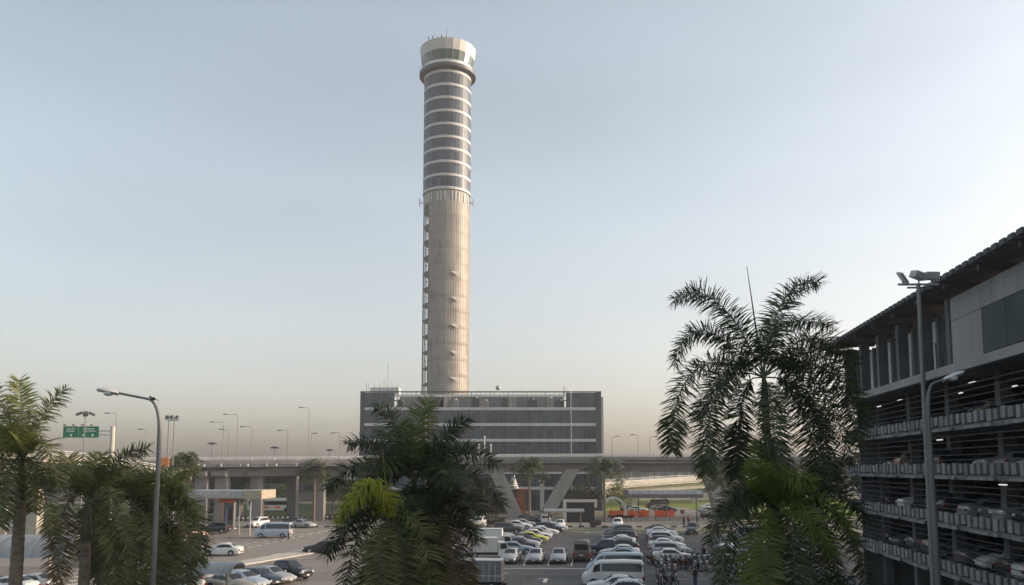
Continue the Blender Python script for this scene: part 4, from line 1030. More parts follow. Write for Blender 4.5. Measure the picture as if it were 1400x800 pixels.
# floodlight masts
def flood(name, label, base, top, heads, hw=.85, hh=.5, r0=.16, r1=.09, boxm=STEEL_D, yaw=None):
    base = Vector(base); top = Vector(top)
    t = thing(name, label, 'floodlight mast', base)
    b = MB().tube([base, base.lerp(top, .5), top], [r0, (r0 + r1) / 2, r1], 8); b.build('mast', POLE if r0 > .15 else LAMPGREY, t, world=True, smooth=50)
    span = max(abs(h_[0]) for h_ in heads) + .25
    b = MB().box(top, (span * 2, .1, .1)); b.box(top + Vector((.2, .3, -.1)), (span * 1.2, .08, .08)); b.build('crossbar', STEEL, t, world=True)
    for hd_ in heads:
        dx, dy, tilt, yw = hd_[:4]; ry = hd_[4] if len(hd_) > 4 else 0; th = hd_[5] if len(hd_) > 5 else .22
        b = MB(); c = top + Vector((dx, dy, .3 + th * .4)); b.box(c, (hw, hh, th), yw, tilt, ry); b.box(c + Vector((0, 0, -.2)), (.06, .06, .4)); hd = b.build('floodlight', boxm, t, world=True)
        b = MB(); M_ = Matrix.Rotation(yw, 3, 'Z') @ Matrix.Rotation(ry, 3, 'Y') @ Matrix.Rotation(tilt, 3, 'X'); b.box(c - t.location + M_ @ Vector((0, 0, -th / 2 - .005)), (hw * .86, hh * .8, .02), yw, tilt, ry); b.build('lens', LAMPW, hd)
    return t
Yl = 41.0; tp = at(1255.5, 389, Yl)
flood('floodlight_mast', 'tall floodlight mast with three lamps in front of the garage eave', (tp.x, Yl, 0), tp, [(-.78, 0, .5, .35, .85, .12), (-.02, -.1, .2, .15, .32, .34), (.68, 0, .1, -.1, .04, .36)], .62, .6, .17, .1, STEEL)
for px, yt, Yp, lb in ((231, 574, 118, 'nearer thin mast with paired floodlights behind the left street lamp'), (238.5, 574, 124, 'farther thin mast with paired floodlights behind the left street lamp')):
    tp = at(px, yt, Yp); flood('floodlight_mast', lb, (tp.x, Yp, 0), tp, [(-.28, 0, .8, .3), (.38, 0, .8, -.3)], .5, .5, .12, .07)
# orange sign on the first of them
p = at(225, 632, 117.6); b = MB().box(p, (1.25, .12, 1.35)); b.box(p + Vector((.65, .1, 0)), (.5, .08, .1)); tag(b.build('square_sign', SIGNO), 'small square orange sign fixed to a mast behind the left lamp', 'sign')
# cluster floods (mushroom heads)
def mush(px, yt, Yp, zb_, lb, sc=1.0):
    tp = at(px, yt, Yp); t = thing('area_light', lb, 'floodlight mast', (tp.x, Yp, zb_))
    b = MB().tube([(tp.x, Yp, zb_), tp], [.09, .06], 6); b.build('mast', LAMPGREY, t, world=True)
    b = MB()
    for i in range(4):
        q = TAU * i / 4 + .5; c = tp + Vector((math.cos(q) * .55 * sc, math.sin(q) * .5 * sc, .1)); b.box(c, (.6 * sc, .4 * sc, .22 * sc), q, 0, .45)
    b.build('lamp_cluster', STEEL_D, t, world=True); return t
dz_ = zat(631, 150) - .3
mush(117, 567, 98, 0, 'cluster light on a mast standing before the right green sign', 1.25)
mush(290, 607, 205, 0, 'cluster light above the viaduct nearest the left street lamp', 1.3)
mush(375.5, 612.5, 215, 0, 'cluster light above the viaduct between two tall road lamps', 1.3)
mush(450.5, 616, 230, 0, 'smallest cluster light above the viaduct beside the central palms', 1.1)
# road lamps standing on the viaduct and behind
def interp_deck(x):
    best = min(mainpath, key=lambda p: abs(p.x - x)); return best
vl = [(306, 578.5, 290, 577, 'road'), (325.5, 568, 308, 566.5, ''), (345, 584.5, 331, 583.5, ''), (394, 589, 382, 588.5, ''), (423, 559, 411.5, 557, ''), (464.5, 592.5, 455, 592, ''), (160, 566, 146, 565, ''), (425.5, 594, 431, 592.5, ''), (313.5, 590, 303, 587, ''), (836.5, 599, 844, 596.5, ''), (872, 596, 864.5, 594.5, ''), (888.5, 598.5, 896, 597, ''), (200, 588, 192, 587, '')]
vlab = ['left of the pair beside the cluster light', 'tall one second from the left street lamp', 'right of the tall pair at the left', 'midway between two cluster lights', 'tallest one, left of the central palms', 'nearest the central palms, above the deck', 'on the ramp beside the green sign', 'short one with its arm pointing right beside the tallest', 'short one between the left pair', 'with right pointing arm beside the office corner', 'middle of three to the right of the office', 'rightmost of three to the right of the office', 'thin one over the ramp left of the floodlight masts']
for (px, yt, ax, ay, _), lb in zip(vl, vlab):
    Yp = 172 if px < 500 else 176
    if lb.startswith('short') or px < 250: Yp = 150 if px < 250 else 185
    p0 = at(px, 626, Yp); d_ = interp_deck(p0.x)
    Yp = max(min(Yp, d_.y + 4.2), d_.y - 4.6) if px > 250 else Yp
    tp = at(px, yt, Yp); ae = at(ax, ay, Yp)
    zb_ = d_.z if px > 250 else 0
    t = thing('road_lamp', 'slim road lamp on the viaduct, ' + lb if px > 250 else 'slim road lamp, ' + lb, 'street lamp', (tp.x, Yp, zb_), group='slim road lamps')
    b = MB().tube([(tp.x, Yp, zb_), tp.lerp(Vector((tp.x, Yp, zb_)), .08), tp + (ae - tp) * .12 + Vector((0, 0, .15)), ae], [.09, .06, .05, .045], 5); b.build('pole', LAMPGREY, t, world=True)
    b = MB().box(ae, (.85, .3, .16)); b.build('lamp_head', STEEL_D, t, world=True)
for px, yt, lb in ((662.5, 597, 'tallest'), (654.5, 608, 'left'), (671, 608, 'right')):
    d_ = interp_deck(xat(px, 170)); Yp = d_.y - 4.6; tp = at(px, yt, Yp)
    t = thing('deck_light', f'small upright lamp on the viaduct before the office glass, {lb} of three', 'street lamp', (tp.x, Yp, d_.z), group='small upright lamps on the viaduct')
    b = MB().tube([(tp.x, Yp, d_.z), tp], .08, 5); b.build('pole', STEEL, t, world=True); b = MB().ball(tp, .22, 6, (1, 1, .7)); b.build('lamp_head', ALU, t, world=True)
# whip pole by right palm and fence posts
for px, y0, yt, Yp, lb in ((540, 720, 700, 120, ''),): pass

# ------------------------------------------------------------------ green direction signs
def gantry(px0, px1, y0, y1, Yp, label, postpx=None, seed=1):
    rr = random.Random(seed)
    a = at(px0, y1, Yp); c = at(px1, y0, Yp)
    t = thing('direction_sign', label, 'road sign', ((a.x + c.x) / 2, Yp, 0))
    wd = c.x - a.x; hh = c.z - a.z; mx = (a.x + c.x) / 2; mz = (a.z + c.z) / 2
    split = a.x + wd * .43
    for xa, xb in ((a.x, split - .04), (split + .04, c.x)):
        b = MB().box(((xa + xb) / 2, Yp, mz), (xb - xa, .08, hh)); pn = b.build('sign_panel', GREEN, t, world=True)
        b = MB(); wv = xb - xa
        for row in range(2):
            x = xa + wv * .22
            while x < xb - wv * .22:
                l_ = rr.uniform(.09, .17); b.box((x + l_ / 2 - t.location.x, -.05, a.z + hh * (.78 - .2 * row)), (l_, .02, hh * .1)); x += l_ + .07
        q = (xa + xb) / 2; b.lathe([(.001, -.05), (hh * .11, -.05), (hh * .11, -.045)], 12, (q + wv * (.05 if xa < split - .1 else .2) - t.location.x, 0, a.z + hh * .22), axis='Y')
        if xa > split: b.lathe([(.001, -.05), (hh * .1, -.05), (hh * .1, -.045)], 12, (q - wv * .26 - t.location.x, 0, a.z + hh * .22), axis='Y')
        b.build('lettering', WHITE, pn)
    b = MB()
    for i in range(4): x = a.x + wd * (.07 + .25 * i); b.box((x, Yp - .35, c.z + .18), (.22, .4, .2)); b.box((x, Yp + .02, c.z + .08), (.06, .06, .25))
    b.build('sign_light', STEEL_D, t, world=True)
    b = MB(); xp = xat(postpx, Yp) if postpx else a.x - 2
    for z in (a.z + hh * .25, a.z + hh * .6): b.tube([(a.x, Yp + .15, z), (xp, Yp + .15, z)], .07, 5)
    b.build('gantry_arm', STEEL, t, world=True)
    b = MB().tube([(xp, Yp + .15, 0), (xp, Yp + .15, c.z + .0)], [.42, .32], 10); b.build('post', CONC_W, t, world=True)
    return t
gantry(86, 135.5, 583, 598.5, 118, 'green overhead direction sign on a pale post between the left palms', 151, 3)
gantry(-14, 44, 598, 613, 108, 'green overhead direction sign half hidden behind the leftmost palm', -40, 5)

# ------------------------------------------------------------------ canopies, shelters, small structures
def canopy(name, label, px0, px1, y0, y1, Yp, dep_, posts, m_top=ROOFM, fascia=STEEL, endcap=None):
    a = at(px0, y1, Yp); c = at(px1, y0, Yp); t = thing(name, label, 'canopy', ((a.x + c.x) / 2, Yp + dep_ / 2, 0))
    h_ = c.z - a.z
    b = MB(); b.prism([(a.x, Yp, a.z + h_ * .35), (a.x, Yp + .25, a.z), (a.x, Yp + dep_ - .25, a.z), (a.x, Yp + dep_, a.z + h_ * .35), (a.x, Yp + dep_ - .5, c.z), (a.x, Yp + .5, c.z)], (c.x - a.x, 0, 0)); b.build('roof', m_top, t, world=True)
    b = MB().box(((a.x + c.x) / 2, Yp - .03, a.z + h_ * .3), (c.x - a.x, .12, h_ * .45)); b.build('fascia', fascia, t, world=True)
    if endcap:
        xe = xat(endcap, Yp); b = MB().box(((xe + c.x) / 2, Yp + dep_ / 2 - .05, (a.z + c.z) / 2), (c.x - xe + .3, dep_ + .3, h_ * 1.08)); b.build('end_cap', BEIGE, t, world=True)
    for px in posts:
        x = xat(px, Yp + dep_ / 2)
        b = MB().tube([(x, Yp + dep_ / 2, 0), (x, Yp + dep_ / 2, a.z + .1)], .12, 8); b.build('post', STEEL if endcap else STEEL_D, t, world=True)
    return t
canopy('flat_canopy', 'flat grey canopy with beige end block below the left viaduct', 240, 357, 671, 682, 122, 7, (329, 344, 262), endcap=336)
canopy('shelter_roof', 'flat grey shelter roof on slim posts behind the orange barriers', 860, 961, 671, 681, 158, 8, (951, 872, 910), fascia=CONC_D)
p = at(902, 690, 160); q = at(902, 683, 160); b = MB().box(((p.x), 160, (p.z + q.z) / 2), (3.6, .15, q.z - p.z)); b.box((p.x - 1.2, 160, q.z + .3), (.06, .06, .7)); b.box((p.x + 1.2, 160, q.z + .3), (.06, .06, .7)); tag(b.build('hanging_board', CONC_D), 'dark board hanging below the flat shelter roof', 'sign')
canopy('bus_shelter', 'low grey bus shelter roof before the dark framed screen', 744, 799, 696.5, 700.5, 146, 3, (750, 793), fascia=CONC)
# walkway roofs lower left
def barrel(name, label, px0, px1, y0, y1, Yp, dep_, posts, endm=PLASTIC):
    a = at(px0, y1, Yp); c = at(px1, y0, Yp); t = thing(name, label, 'walkway roof', ((a.x + c.x) / 2, Yp + dep_ / 2, 0)); h_ = c.z - a.z
    pr = [(Yp + dep_ / 2 - dep_ / 2 * math.cos(math.pi * i / 12), a.z + h_ * math.sin(math.pi * i / 12)) for i in range(13)]
    pr2 = [(Yp + dep_ / 2 - (dep_ / 2 - .12) * math.cos(math.pi * i / 12), a.z + (h_ - .12) * math.sin(math.pi * i / 12)) for i in range(13)]
    poly = [(a.x, y, z) for y, z in pr] + [(a.x, y, z) for y, z in reversed(pr2)]
    b = MB(); k = 13
    vs = [(x, y, z) for x in (a.x, c.x) for y, z in pr] + [(x, y, z) for x in (a.x, c.x) for y, z in pr2]
    fs = [(i, i + 1, k + i + 1, k + i) for i in range(12)] + [(2 * k + i, 3 * k + i, 3 * k + i + 1, 2 * k + i + 1) for i in range(12)] + [(i, 2 * k + i, 2 * k + i + 1, i + 1) for i in range(12)] + [(k + i, k + i + 1, 3 * k + i + 1, 3 * k + i) for i in range(12)]
    b.add(vs, fs); b.build('curved_roof', ROOFM, t, world=True, smooth=30)
    for px in posts:
        x = xat(px, Yp + .4)
        b = MB().tube([(x, Yp + dep_ / 2, 0), (x, Yp + dep_ / 2, a.z + h_ - .1)], .12, 8); b.tube([(x, Yp + .1, a.z + .05), (x, Yp + dep_ - .1, a.z + .05)], .08, 6); b.build('post', BEIGE, t, world=True)
    return t
barrel('walkway_roof', 'long silver barrel walkway roof behind the leftmost palm trunk', -60, 92, 735, 763, 74, 6, (53, 5, -40))
barrel('walkway_roof', 'short grey barrel roof beside the lower left car row', 246, 316, 772, 785, 62, 3.4, (256, 308))
p0 = at(100, 735, 86); b = MB(); b.box((xat(118, 86), 86, 1.6), (5.4, .4, 3.2)); b.box((xat(118, 86), 86, 3.3), (5.8, .7, .2)); tag(b.build('low_wall', BEIGE), 'low beige wall with coping behind the second left palm', 'wall')
# dark screen in white frame
sc_ = thing('framed_screen', 'dark screen in a heavy white frame beside the right slanted pier', 'billboard', (xat(793, 156), 156, 0))
a = at(770, 704, 156); c = at(816, 683, 156)
b = MB().box(((a.x + c.x) / 2, 156, c.z - .25), (c.x - a.x, .9, .5)); b.box((a.x + .3, 156, c.z / 2 - .25), (.6, .8, c.z - .5)); b.box((c.x - .25, 156, c.z - 1.0), (.5, .8, 1.0)); b.build('frame', mat('aged_white', (.5, .48, .43), .7), sc_, world=True)
b = MB().box(((a.x + c.x) / 2 + .05, 156.1, (c.z - .5) / 2), (c.x - a.x - 1.1, .3, c.z - .5)); b.build('screen', BLACK, sc_, world=True)
# white arch
ar = thing('white_arch', 'white curved arch standing at the left end of the orange barriers', 'arch', (xat(841, 172), 172, 0))
a = at(829, 690, 172); b = MB(); r1 = 2.6; n = 12
pr = [Vector((xat(838, 172) + math.cos(math.pi * (.8 - .8 * i / n)) * r1 * .95, 172, 1.0 + math.sin(math.pi * (.8 - .8 * i / n)) * r1 * 1.05 + .3)) for i in range(n + 1)]
pr.append(Vector((pr[-1].x, 172, 0)))
for p, q in zip(pr, pr[1:]):
    d = q - p; b.box((p + q) / 2, (d.length + .05, 1.6, .5), 0, 0, -math.atan2(d.z, d.x))
b.build('arch_band', WHITE, ar, world=True)
b = MB().box((pr[-1].x, 172, .15), (1.2, 2, .3)); b.build('foot', CONC_W, ar, world=True)
# orange water barriers
proto = None; pxs = [836 + i * 6.9 for i in range(13)]
for i, px in enumerate(pxs):
    if i in (8,): continue
    p = g(px, 706.2 + (i % 3) * .3)
    if proto is None:
        proto = thing('road_barrier', '', 'barrier', p)
        b = MB(); b.prism([(-.5, y, z) for y, z in ((-.28, 0), (.28, 0), (.28, .35), (.13, .6), (.1, 1.25), (-.1, 1.25), (-.13, .6), (-.28, .35))], (1.0, 0, 0)); b.build('barrier_body', ORANGE, proto)
        b = MB(); b.box((0, 0, 1.28), (.5, .16, .06)); b.build('filler_cap', ORANGE, proto); o = proto
    else: o = copy_tree(proto)
    o.location = (p.x, p.y, .012); o.rotation_euler = (0, 0, rnd.uniform(-.12, .12)); o['label'] = 'bright orange plastic road barrier in the line beside the white arch'; o['group'] = 'line of orange road barriers'
# kiosk with round orange sign
kp = g(313, 723); ki = thing('kiosk', 'narrow blue and orange kiosk under the flat canopy', 'kiosk', kp)
b = MB().box((0, 0, 2.3), (1.8, 1.4, 4.4)); b.build('wall', BLUE, ki)
b = MB()
for s_ in (-.85, .95): b.box((s_, -.75, 2.3), (.22, .2, 4.6))
b.box((.05, -.75, 4.55), (2.0, .3, .4)); b.build('frame', mat('kiosk_orange', (.42, .25, .14), .6), ki)
b = MB().box((.5, -.74, 2.5), (.75, .06, 2.2)); b.build('window', GLASS, ki)
b = MB().box((.05, 0, .06), (2.2, 1.7, .14)); b.build('plinth', CONC_W, ki)
rp_ = at(310, 683, 126); ps_ = thing('street_parasol', 'round orange red parasol standing behind the kiosk', 'parasol', (rp_.x, 126, 0))
b = MB().lathe([(1.25, -.45), (1.1, .05), (.7, .45), (.02, .65)], 10, rp_); b.build('parasol_cloth', SIGNO, ps_, world=True)
b = MB().tube([(rp_.x, rp_.y, 0), rp_ + Vector((0, 0, .6))], .05, 6); b.build('pole', STEEL_D, ps_, world=True)
# small cluster of bins / low roof near kiosk
b = MB(); p = g(290, 718); b.prism([(p.x - 3.5, p.y, 1.5), (p.x + 2.4, p.y, 1.8), (p.x + 2.4, p.y + 3, 1.8), (p.x - 3.5, p.y + 3, 1.5)], (0, 0, .2))
for dx in (-3.2, 2.1): b.box((p.x + dx, p.y + .3, .8), (.15, .15, 1.6))
tag(b.build('low_shelter', CONC_D), 'low dark lean-to roof left of the blue kiosk', 'shelter')
# bollards
bp0 = None
for i in range(22):
    p = g(325 + i * 6.8, 713.2 - i * .12)
    if bp0 is None:
        bp0 = thing('bollard', '', 'bollard', p); b = MB().lathe([(.16, 0), (.15, .8), (.17, .82), (.1, .95), (.01, .98)], 8); b.build('post', CONC_D, bp0, smooth=40); b = MB().lathe([(.165, .6), (.163, .78)], 8); b.build('white_band', WHITE, bp0); o = bp0
    else: o = copy_tree(bp0)
    o.location = (p.x, p.y, .0); o['label'] = 'short dark bollard with white band along the far left kerb'; o['group'] = 'bollards along the far left kerb'
cp0 = None
for i in range(26):
    p = g(826 + i * 6.6, 712.4)
    if 930 < 826 + i * 6.6 < 946: continue
    if cp0 is None:
        b = MB(); b.prism([(-.45, -.25, 0), (.45, -.25, 0), (.32, -.2, .55), (-.32, -.2, .55)], (0, .5, 0)); cp0 = b.build('concrete_block', CONC); o = cp0
    else: o = copy_tree(cp0)
    o.location = (p.x, p.y, .012); tag(o, 'small pale concrete block in the row before the orange barriers', 'concrete block', 'row of concrete blocks')
# round sign at the entrance
p = g(933, 717); t = thing('round_sign', 'small dark round sign on a pole at the car park entrance', 'sign', p)
b = MB().tube([(0, 0, 0), (0, 0, 2.2)], .05, 6); b.build('post', STEEL, t); b = MB().lathe([(.001, -.05), (.42, -.05), (.42, -.0), (.001, 0)], 14, (0, 0, 2.3), axis='Y'); b.build('disc', mat('sign_brown', (.14, .06, .05), .5), t)
# shrine between the slanted piers
sh = thing('shrine', 'white tiered shrine spire with orange gold base between the slanted piers', 'shrine', (xat(708, 186), 186, 0))
xs = xat(702, 186); b = MB()
for i in range(6):
    z = zat(668 - i * 3.2, 186, 702); b.lathe([(1.3 - i * .18, z), (1.0 - i * .16, z + .3), (.4, z + .5)], 8, (xs, 186, 0))
b.build('tiered_spire', WHITE, sh, world=True)
b = MB().box((xat(714, 186), 186, 2.6), (1.6, 2, 5.2)); b.box((xat(714, 186), 186, 5.4), (2.2, 2.6, .4)); b.box((xs, 186, 2.2), (2.4, 2.2, 4.4)); b.build('base', mat('shrine_gold', (.5, .2, .07), .5, var=.4, scale=1), sh, world=True)
for px in (741,):
    x = xat(px, 184); b = MB().box((x, 184, 3.6), (.9, .9, 7.2)); b.box((x, 184, 7.3), (1.3, 1.3, .3)); b.box((x, 184, .2), (1.3, 1.3, .4)); tag(b.build('gate_pillar', WHITE), 'white gate pillar at the office entrance between the slanted piers', 'pillar')

# ------------------------------------------------------------------ palms
def frond_mesh(b, P, n=64, leaf=.75, width=.045, droop=.13, wild=.2, rr=rnd, thick=.03, stalk=.12, spread=.95):
    """P: list of points along the midrib; leaflets on both sides in several ranks"""
    K = len(P); P = [Vector(p) for p in P]
    cum = [0]
    for p, q in zip(P, P[1:]): cum.append(cum[-1] + (q - p).length)
    LT = cum[-1]
    def pt(u):
        d = u * LT
        for i in range(K - 1):
            if d <= cum[i + 1] or i == K - 2:
                t = (d - cum[i]) / max(1e-6, cum[i + 1] - cum[i]); return P[i].lerp(P[i + 1], t), (P[i + 1] - P[i]).normalized()
    b.mi = 1
    b.tube([pt(i / 10)[0] for i in range(11)], [thick * (1 - .85 * i / 10) for i in range(11)], 5)
    b.mi = 0
    up = Vector((0, 0, 1))
    for i in range(n):
        u = stalk + (1 - stalk) * ((i + rr.random() * .8) / n)
        if rr.random() < .05: continue
        p, T = pt(min(u, .999)); sv = T.cross(up)
        if sv.length < .15: sv = T.cross(Vector((0, 1, .2)))
        sv.normalize(); N = sv.cross(T).normalized()
        env = min(1, .45 + (u - stalk) * 3.5) * (1 - .42 * max(0, (u - .65) / .35) ** 1.8)
        for sgn in (1, -1):
            l_ = leaf * env * (rr.uniform(.78, 1.14) if rr.random() > .08 else rr.uniform(.4, .7))
            lift = rr.choice((-.85, -.4, 0, .35, .75)) + rr.uniform(-wild, wild)
            d = (T * (.34 + .45 * max(0, u - .6) * 2 + rr.uniform(-.2, .22)) + sv * sgn * spread + N * lift).normalized()
            w2 = (d.cross(N)); w2 = w2.normalized() if w2.length > .05 else T
            w2 = (w2 + Vector((rr.uniform(-.5, .5), rr.uniform(-.5, .5), rr.uniform(-.5, .5)))).normalized() * width / 2
            q = p + d * l_ * .4; dd = (d + Vector((0, 0, -droop * 1.0))).normalized(); q2 = q + dd * l_ * .35
            d3 = (d + Vector((rr.uniform(-.15, .15), rr.uniform(-.15, .15), -droop * 2.4 - max(0, rr.gauss(-.2, .5))))).normalized(); q3 = q2 + d3 * l_ * .3
            b.add([p - w2 * .5, p + w2 * .5, q + w2, q - w2, q2 + w2 * .8, q2 - w2 * .8, q3], [(0, 1, 2, 3), (3, 2, 4, 5), (5, 4, 6)])
    return b
def bez(a, m_, e_, n=12):
    a, m_, e_ = Vector(a), Vector(m_), Vector(e_); c = m_ * 2 - (a + e_) * .5
    return [a * (1 - t) ** 2 + c * 2 * t * (1 - t) + e_ * t * t for t in [i / n for i in range(n + 1)]]
def palm_trunk(t, base, top, r0, r1, shaft=1.4, shaftm=SHAFTG):
    base = Vector(base); top = Vector(top); d = top - base
    low = top - d.normalized() * shaft
    pts = []; rs = []; n = 26
    for i in range(n + 1):
        u = i / n; p = base.lerp(low, u); pts.append(p); rr = r0 + (r1 - r0) * u + (.05 * math.exp(-u * 14)) + .03 * math.sin(u * 3.0)
        rs.append(rr); 
        if i < n: pts.append(base.lerp(low, u + .5 / n)); rs.append(rr - .02)
    b = MB().tube(pts, rs, 12); b.build('trunk', TRUNK, t, world=True, smooth=60)
    b = MB().tube([low, low.lerp(top, .15), low.lerp(top, .6), top], [r1 * .98, r1 * 1.2, r1 * .9, r1 * .45], 10); b.build('crownshaft', shaftm, t, world=True, smooth=60)
def palm_px(label, crown, Yp, fronds, r0=.22, r1=.16, base_dx=0, leaf=.75, n=70, spear=None, group=None, mats=None, width=.042, shaft=1.5):
    """fronds: (mid px, mid py, end px, end py, depth of the tip, material index)"""
    top = at(crown[0], crown[1], Yp); base = Vector((top.x + base_dx, Yp, 0))
    t = thing('palm_tree', label, 'palm tree', base, group=group)
    palm_trunk(t, base, top, r0, r1, shaft)
    for fr in fronds:
        mx, my, ex, ey, dy = fr[:5]; mi = fr[5] if len(fr) > 5 else 0
        m_ = at(mx, my, Yp + dy * .55); e_ = at(ex, ey, Yp + dy)
        b = MB(); frond_mesh(b, bez(top - Vector((0, 0, .1)), m_, e_), int(n * (3.3 if mi == 0 and crown[0] > 900 else 2.5)), leaf * 1.03 * rnd.uniform(.92, 1.06), width, droop=.75 if mi == 2 else .13)
        b.build('frond', [(LEAF if crown[0] > 300 else LEAF_M, LEAF_L, LEAF_Y, LEAF_B, LEAF_M, LEAF_BR)[mi], SHAFTG], t, world=True)
    if spear:
        b = MB().tube([top - Vector((0, 0, .3)), at(spear[0], spear[1], Yp)], [.05, .012], 5); b.build('spear_leaf', SHAFTG if len(spear) < 3 else LEAF_L, t, world=True)
    return t
palm_px('tall dark palm with drooping feathery fronds in front of the garage', (1044, 512), 30, [
    (982, 414, 922, 410, -.6), (1070, 412, 1120, 386, .3), (962, 452, 922, 500, .5), (950, 505, 919, 618, -.4), (984, 530, 966, 648, -1.3),
    (1108, 462, 1168, 500, .8), (1122, 485, 1180, 575, -.2), (1110, 515, 1163, 635, -1.0), (1090, 545, 1122, 660, -1.6), (1055, 555, 1064, 665, -2.2), (1016, 542, 1008, 655, .8),
    (1066, 446, 1138, 446, 2.6), (1078, 500, 1136, 600, 2.4), (1000, 500, 952, 575, 2.2),
    (1128, 505, 1176, 610, 1.4), (1100, 545, 1144, 655, -1.0)], .17, .14, .35, .8, 84, (1021, 364))
palm_px('lower palm with yellow green fronds under the tall right palm', (1064, 690), 28, [
    (1090, 690, 1140, 760, -1.8, 5), (1120, 680, 1170, 745, -.8, 5), (1042, 660, 1035, 640, -1.2, 5),
    (1048, 640, 1044, 606, .6, 5), (1012, 668, 968, 742, .4), (1010, 700, 985, 800, -.6), (1038, 720, 1030, 840, -1.4, 5), (1080, 720, 1090, 840, -1.6),
    (1112, 700, 1150, 800, -.8), (1128, 668, 1186, 712, .6), (1140, 700, 1192, 815, .2), (1095, 652, 1150, 650, 1.8, 5), (1030, 672, 990, 700, 2.2), (1110, 720, 1128, 850, 1.5), (1050, 740, 1058, 860, -2.2, 1), (1075, 655, 1110, 660, -1.4, 5)],
    .2, .16, 0, .72, 70, (1048, 600, 1))
palm_px('dark tall palm in the middle in front of the office building', (566, 652), 30, [
    (542, 580, 512, 558, .4), (572, 585, 586, 548, .8, 1), (600, 605, 640, 572, .2), (518, 612, 474, 606, .4), (500, 635, 446, 668, -.4), (512, 660, 462, 740, .6),
    (618, 618, 680, 634, .5), (628, 640, 690, 690, -.3), (606, 655, 652, 740, -.8), (590, 690, 610, 790, -1.5), (548, 690, 535, 790, -1.6), (566, 700, 572, 800, -2.2),
    (545, 605, 520, 590, 2.4), (598, 620, 645, 610, 2.4), (610, 650, 660, 700, 2.2), (520, 640, 480, 690, 2.2), (600, 640, 625, 660, -2.2), (535, 630, 505, 640, -2.2)],
    .22, .17, .1, .78, 78)
palm_px('middle palm with one bright yellow frond before the dark tall palm', (533, 716), 27, [
    (505, 660, 460, 712, -.3, 2), (515, 662, 480, 690, -.8, 2), (498, 715, 470, 812, .2), (515, 735, 500, 840, -.6), (548, 735, 552, 840, -1.2, 4), (570, 715, 590, 820, -.6, 1), (520, 740, 522, 845, -1.8, 4),
    (565, 690, 610, 730, 1.2), (500, 695, 448, 760, .8), (545, 690, 580, 690, 2.0), (585, 735, 600, 840, .8)],
    .2, .15, 0, .7, 66, (523, 614, 1))
palm_px('middle palm with browning fronds behind the bright yellow frond', (590, 712), 29, [
    (615, 680, 648, 740, .3), (620, 710, 640, 815, .2, 3), (605, 735, 622, 840, -.6, 3), (580, 740, 585, 850, -1.2, 4), (560, 720, 545, 820, -.6, 4), (600, 670, 620, 665, 1.4, 1), (575, 680, 545, 715, 1.4), (600, 735, 600, 850, -2, 3)],
    .2, .16, 0, .7, 66)
palm_px('leftmost palm with ringed pale trunk at the picture edge', (32, 628), 30, [
    (12, 570, -18, 522, .5), (30, 565, 26, 520, 1.2, 1), (58, 568, 90, 532, .3), (-10, 590, -50, 610, .5), (5, 610, -20, 690, -.4), (58, 604, 82, 668, -.3), (50, 640, 74, 735, -.6), (14, 640, 0, 720, -1.2),
    (10, 595, -20, 580, 2.2, 1), (40, 640, 44, 700, 2.0), (20, 600, 8, 585, -2.0, 1)],
    .24, .19, -.05, .66, 60)
palm_px('dark trunked palm with a frond rising toward the left street lamp', (120, 684), 31, [
    (160, 632, 203, 612, .4), (96, 640, 66, 660, .6, 1), (90, 690, 80, 800, -.4, 3), (146, 670, 178, 760, -.4), (150, 715, 160, 810, -.8), (100, 640, 92, 625, 2.0), (145, 650, 170, 670, 2.0), (130, 640, 140, 622, 1.2, 1), (122, 715, 128, 790, 2.0)],
    .24, .18, .05, .72, 66)
palm_px('bushy palm just left of the tall curved street lamp', (182, 690), 33, [
    (160, 655, 130, 690, .4), (150, 700, 138, 800, -.3), (168, 730, 160, 820, -1.0), (205, 725, 210, 830, -1.0), (215, 680, 240, 750, .4), (200, 650, 226, 655, 1.2, 1), (176, 645, 162, 640, 1.6), (150, 675, 118, 735, 1.2), (185, 735, 182, 830, -1.6), (196, 660, 205, 720, 1.8)],
    .22, .17, .3, .72, 66)
palm_px('bushy palm just right of the tall curved street lamp', (226, 706), 34, [
    (245, 660, 268, 715, .3, 1), (250, 705, 262, 800, -.4), (238, 735, 246, 830, -1.0), (215, 735, 212, 830, -.8), (220, 655, 205, 650, 1.6, 1), (238, 650, 256, 655, 1.4, 1), (262, 690, 272, 770, 1.2), (228, 740, 226, 835, -1.6), (205, 690, 192, 760, .6)],
    .22, .17, -.5, .72, 66)
# generic palm for the middle distance
def palm_generic(label, base, h, spread_, nf, leafm, seed, skirt=False, n=52, group=None, leaf=1.0, el0=(75, -25)):
    rr = random.Random(seed); t = thing('palm_tree', label, 'palm tree', base, group=group)
    top = Vector((base[0], base[1], h)); palm_trunk(t, base, top, .24, .16, 1.2)
    for i in range(nf):
        az = i * 2.39996 + rr.uniform(-.3, .3); el = R(el0[0] + (el0[1] - el0[0]) * (i + .5) / nf)
        hd = Vector((math.cos(az), math.sin(az), 0)); l_ = spread_ * rr.uniform(.85, 1.1)
        m_ = top + (hd * math.cos(el) + Vector((0, 0, math.sin(el)))) * l_ * .5
        e_ = top + hd * l_ * (.35 + .6 * math.cos(el)) + Vector((0, 0, l_ * (.75 * math.sin(el) - .32)))
        b = MB(); frond_mesh(b, bez(top, m_, e_, 8), n, leaf, .13, rr=rr); b.build('frond', [leafm, SHAFTG], t, world=True)
    if skirt:
        for i in range(9):
            az = i * .7; hd = Vector((math.cos(az), math.sin(az), 0)); b = MB()
            frond_mesh(b, bez(top - Vector((0, 0, .3)), top + hd * .9 - Vector((0, 0, .6)), top + hd * 1.1 - Vector((0, 0, 3)), 6), 22, .5, .08, rr=rr); b.build('dead_frond', [LEAF_B, LEAF_B], t, world=True)
    return t
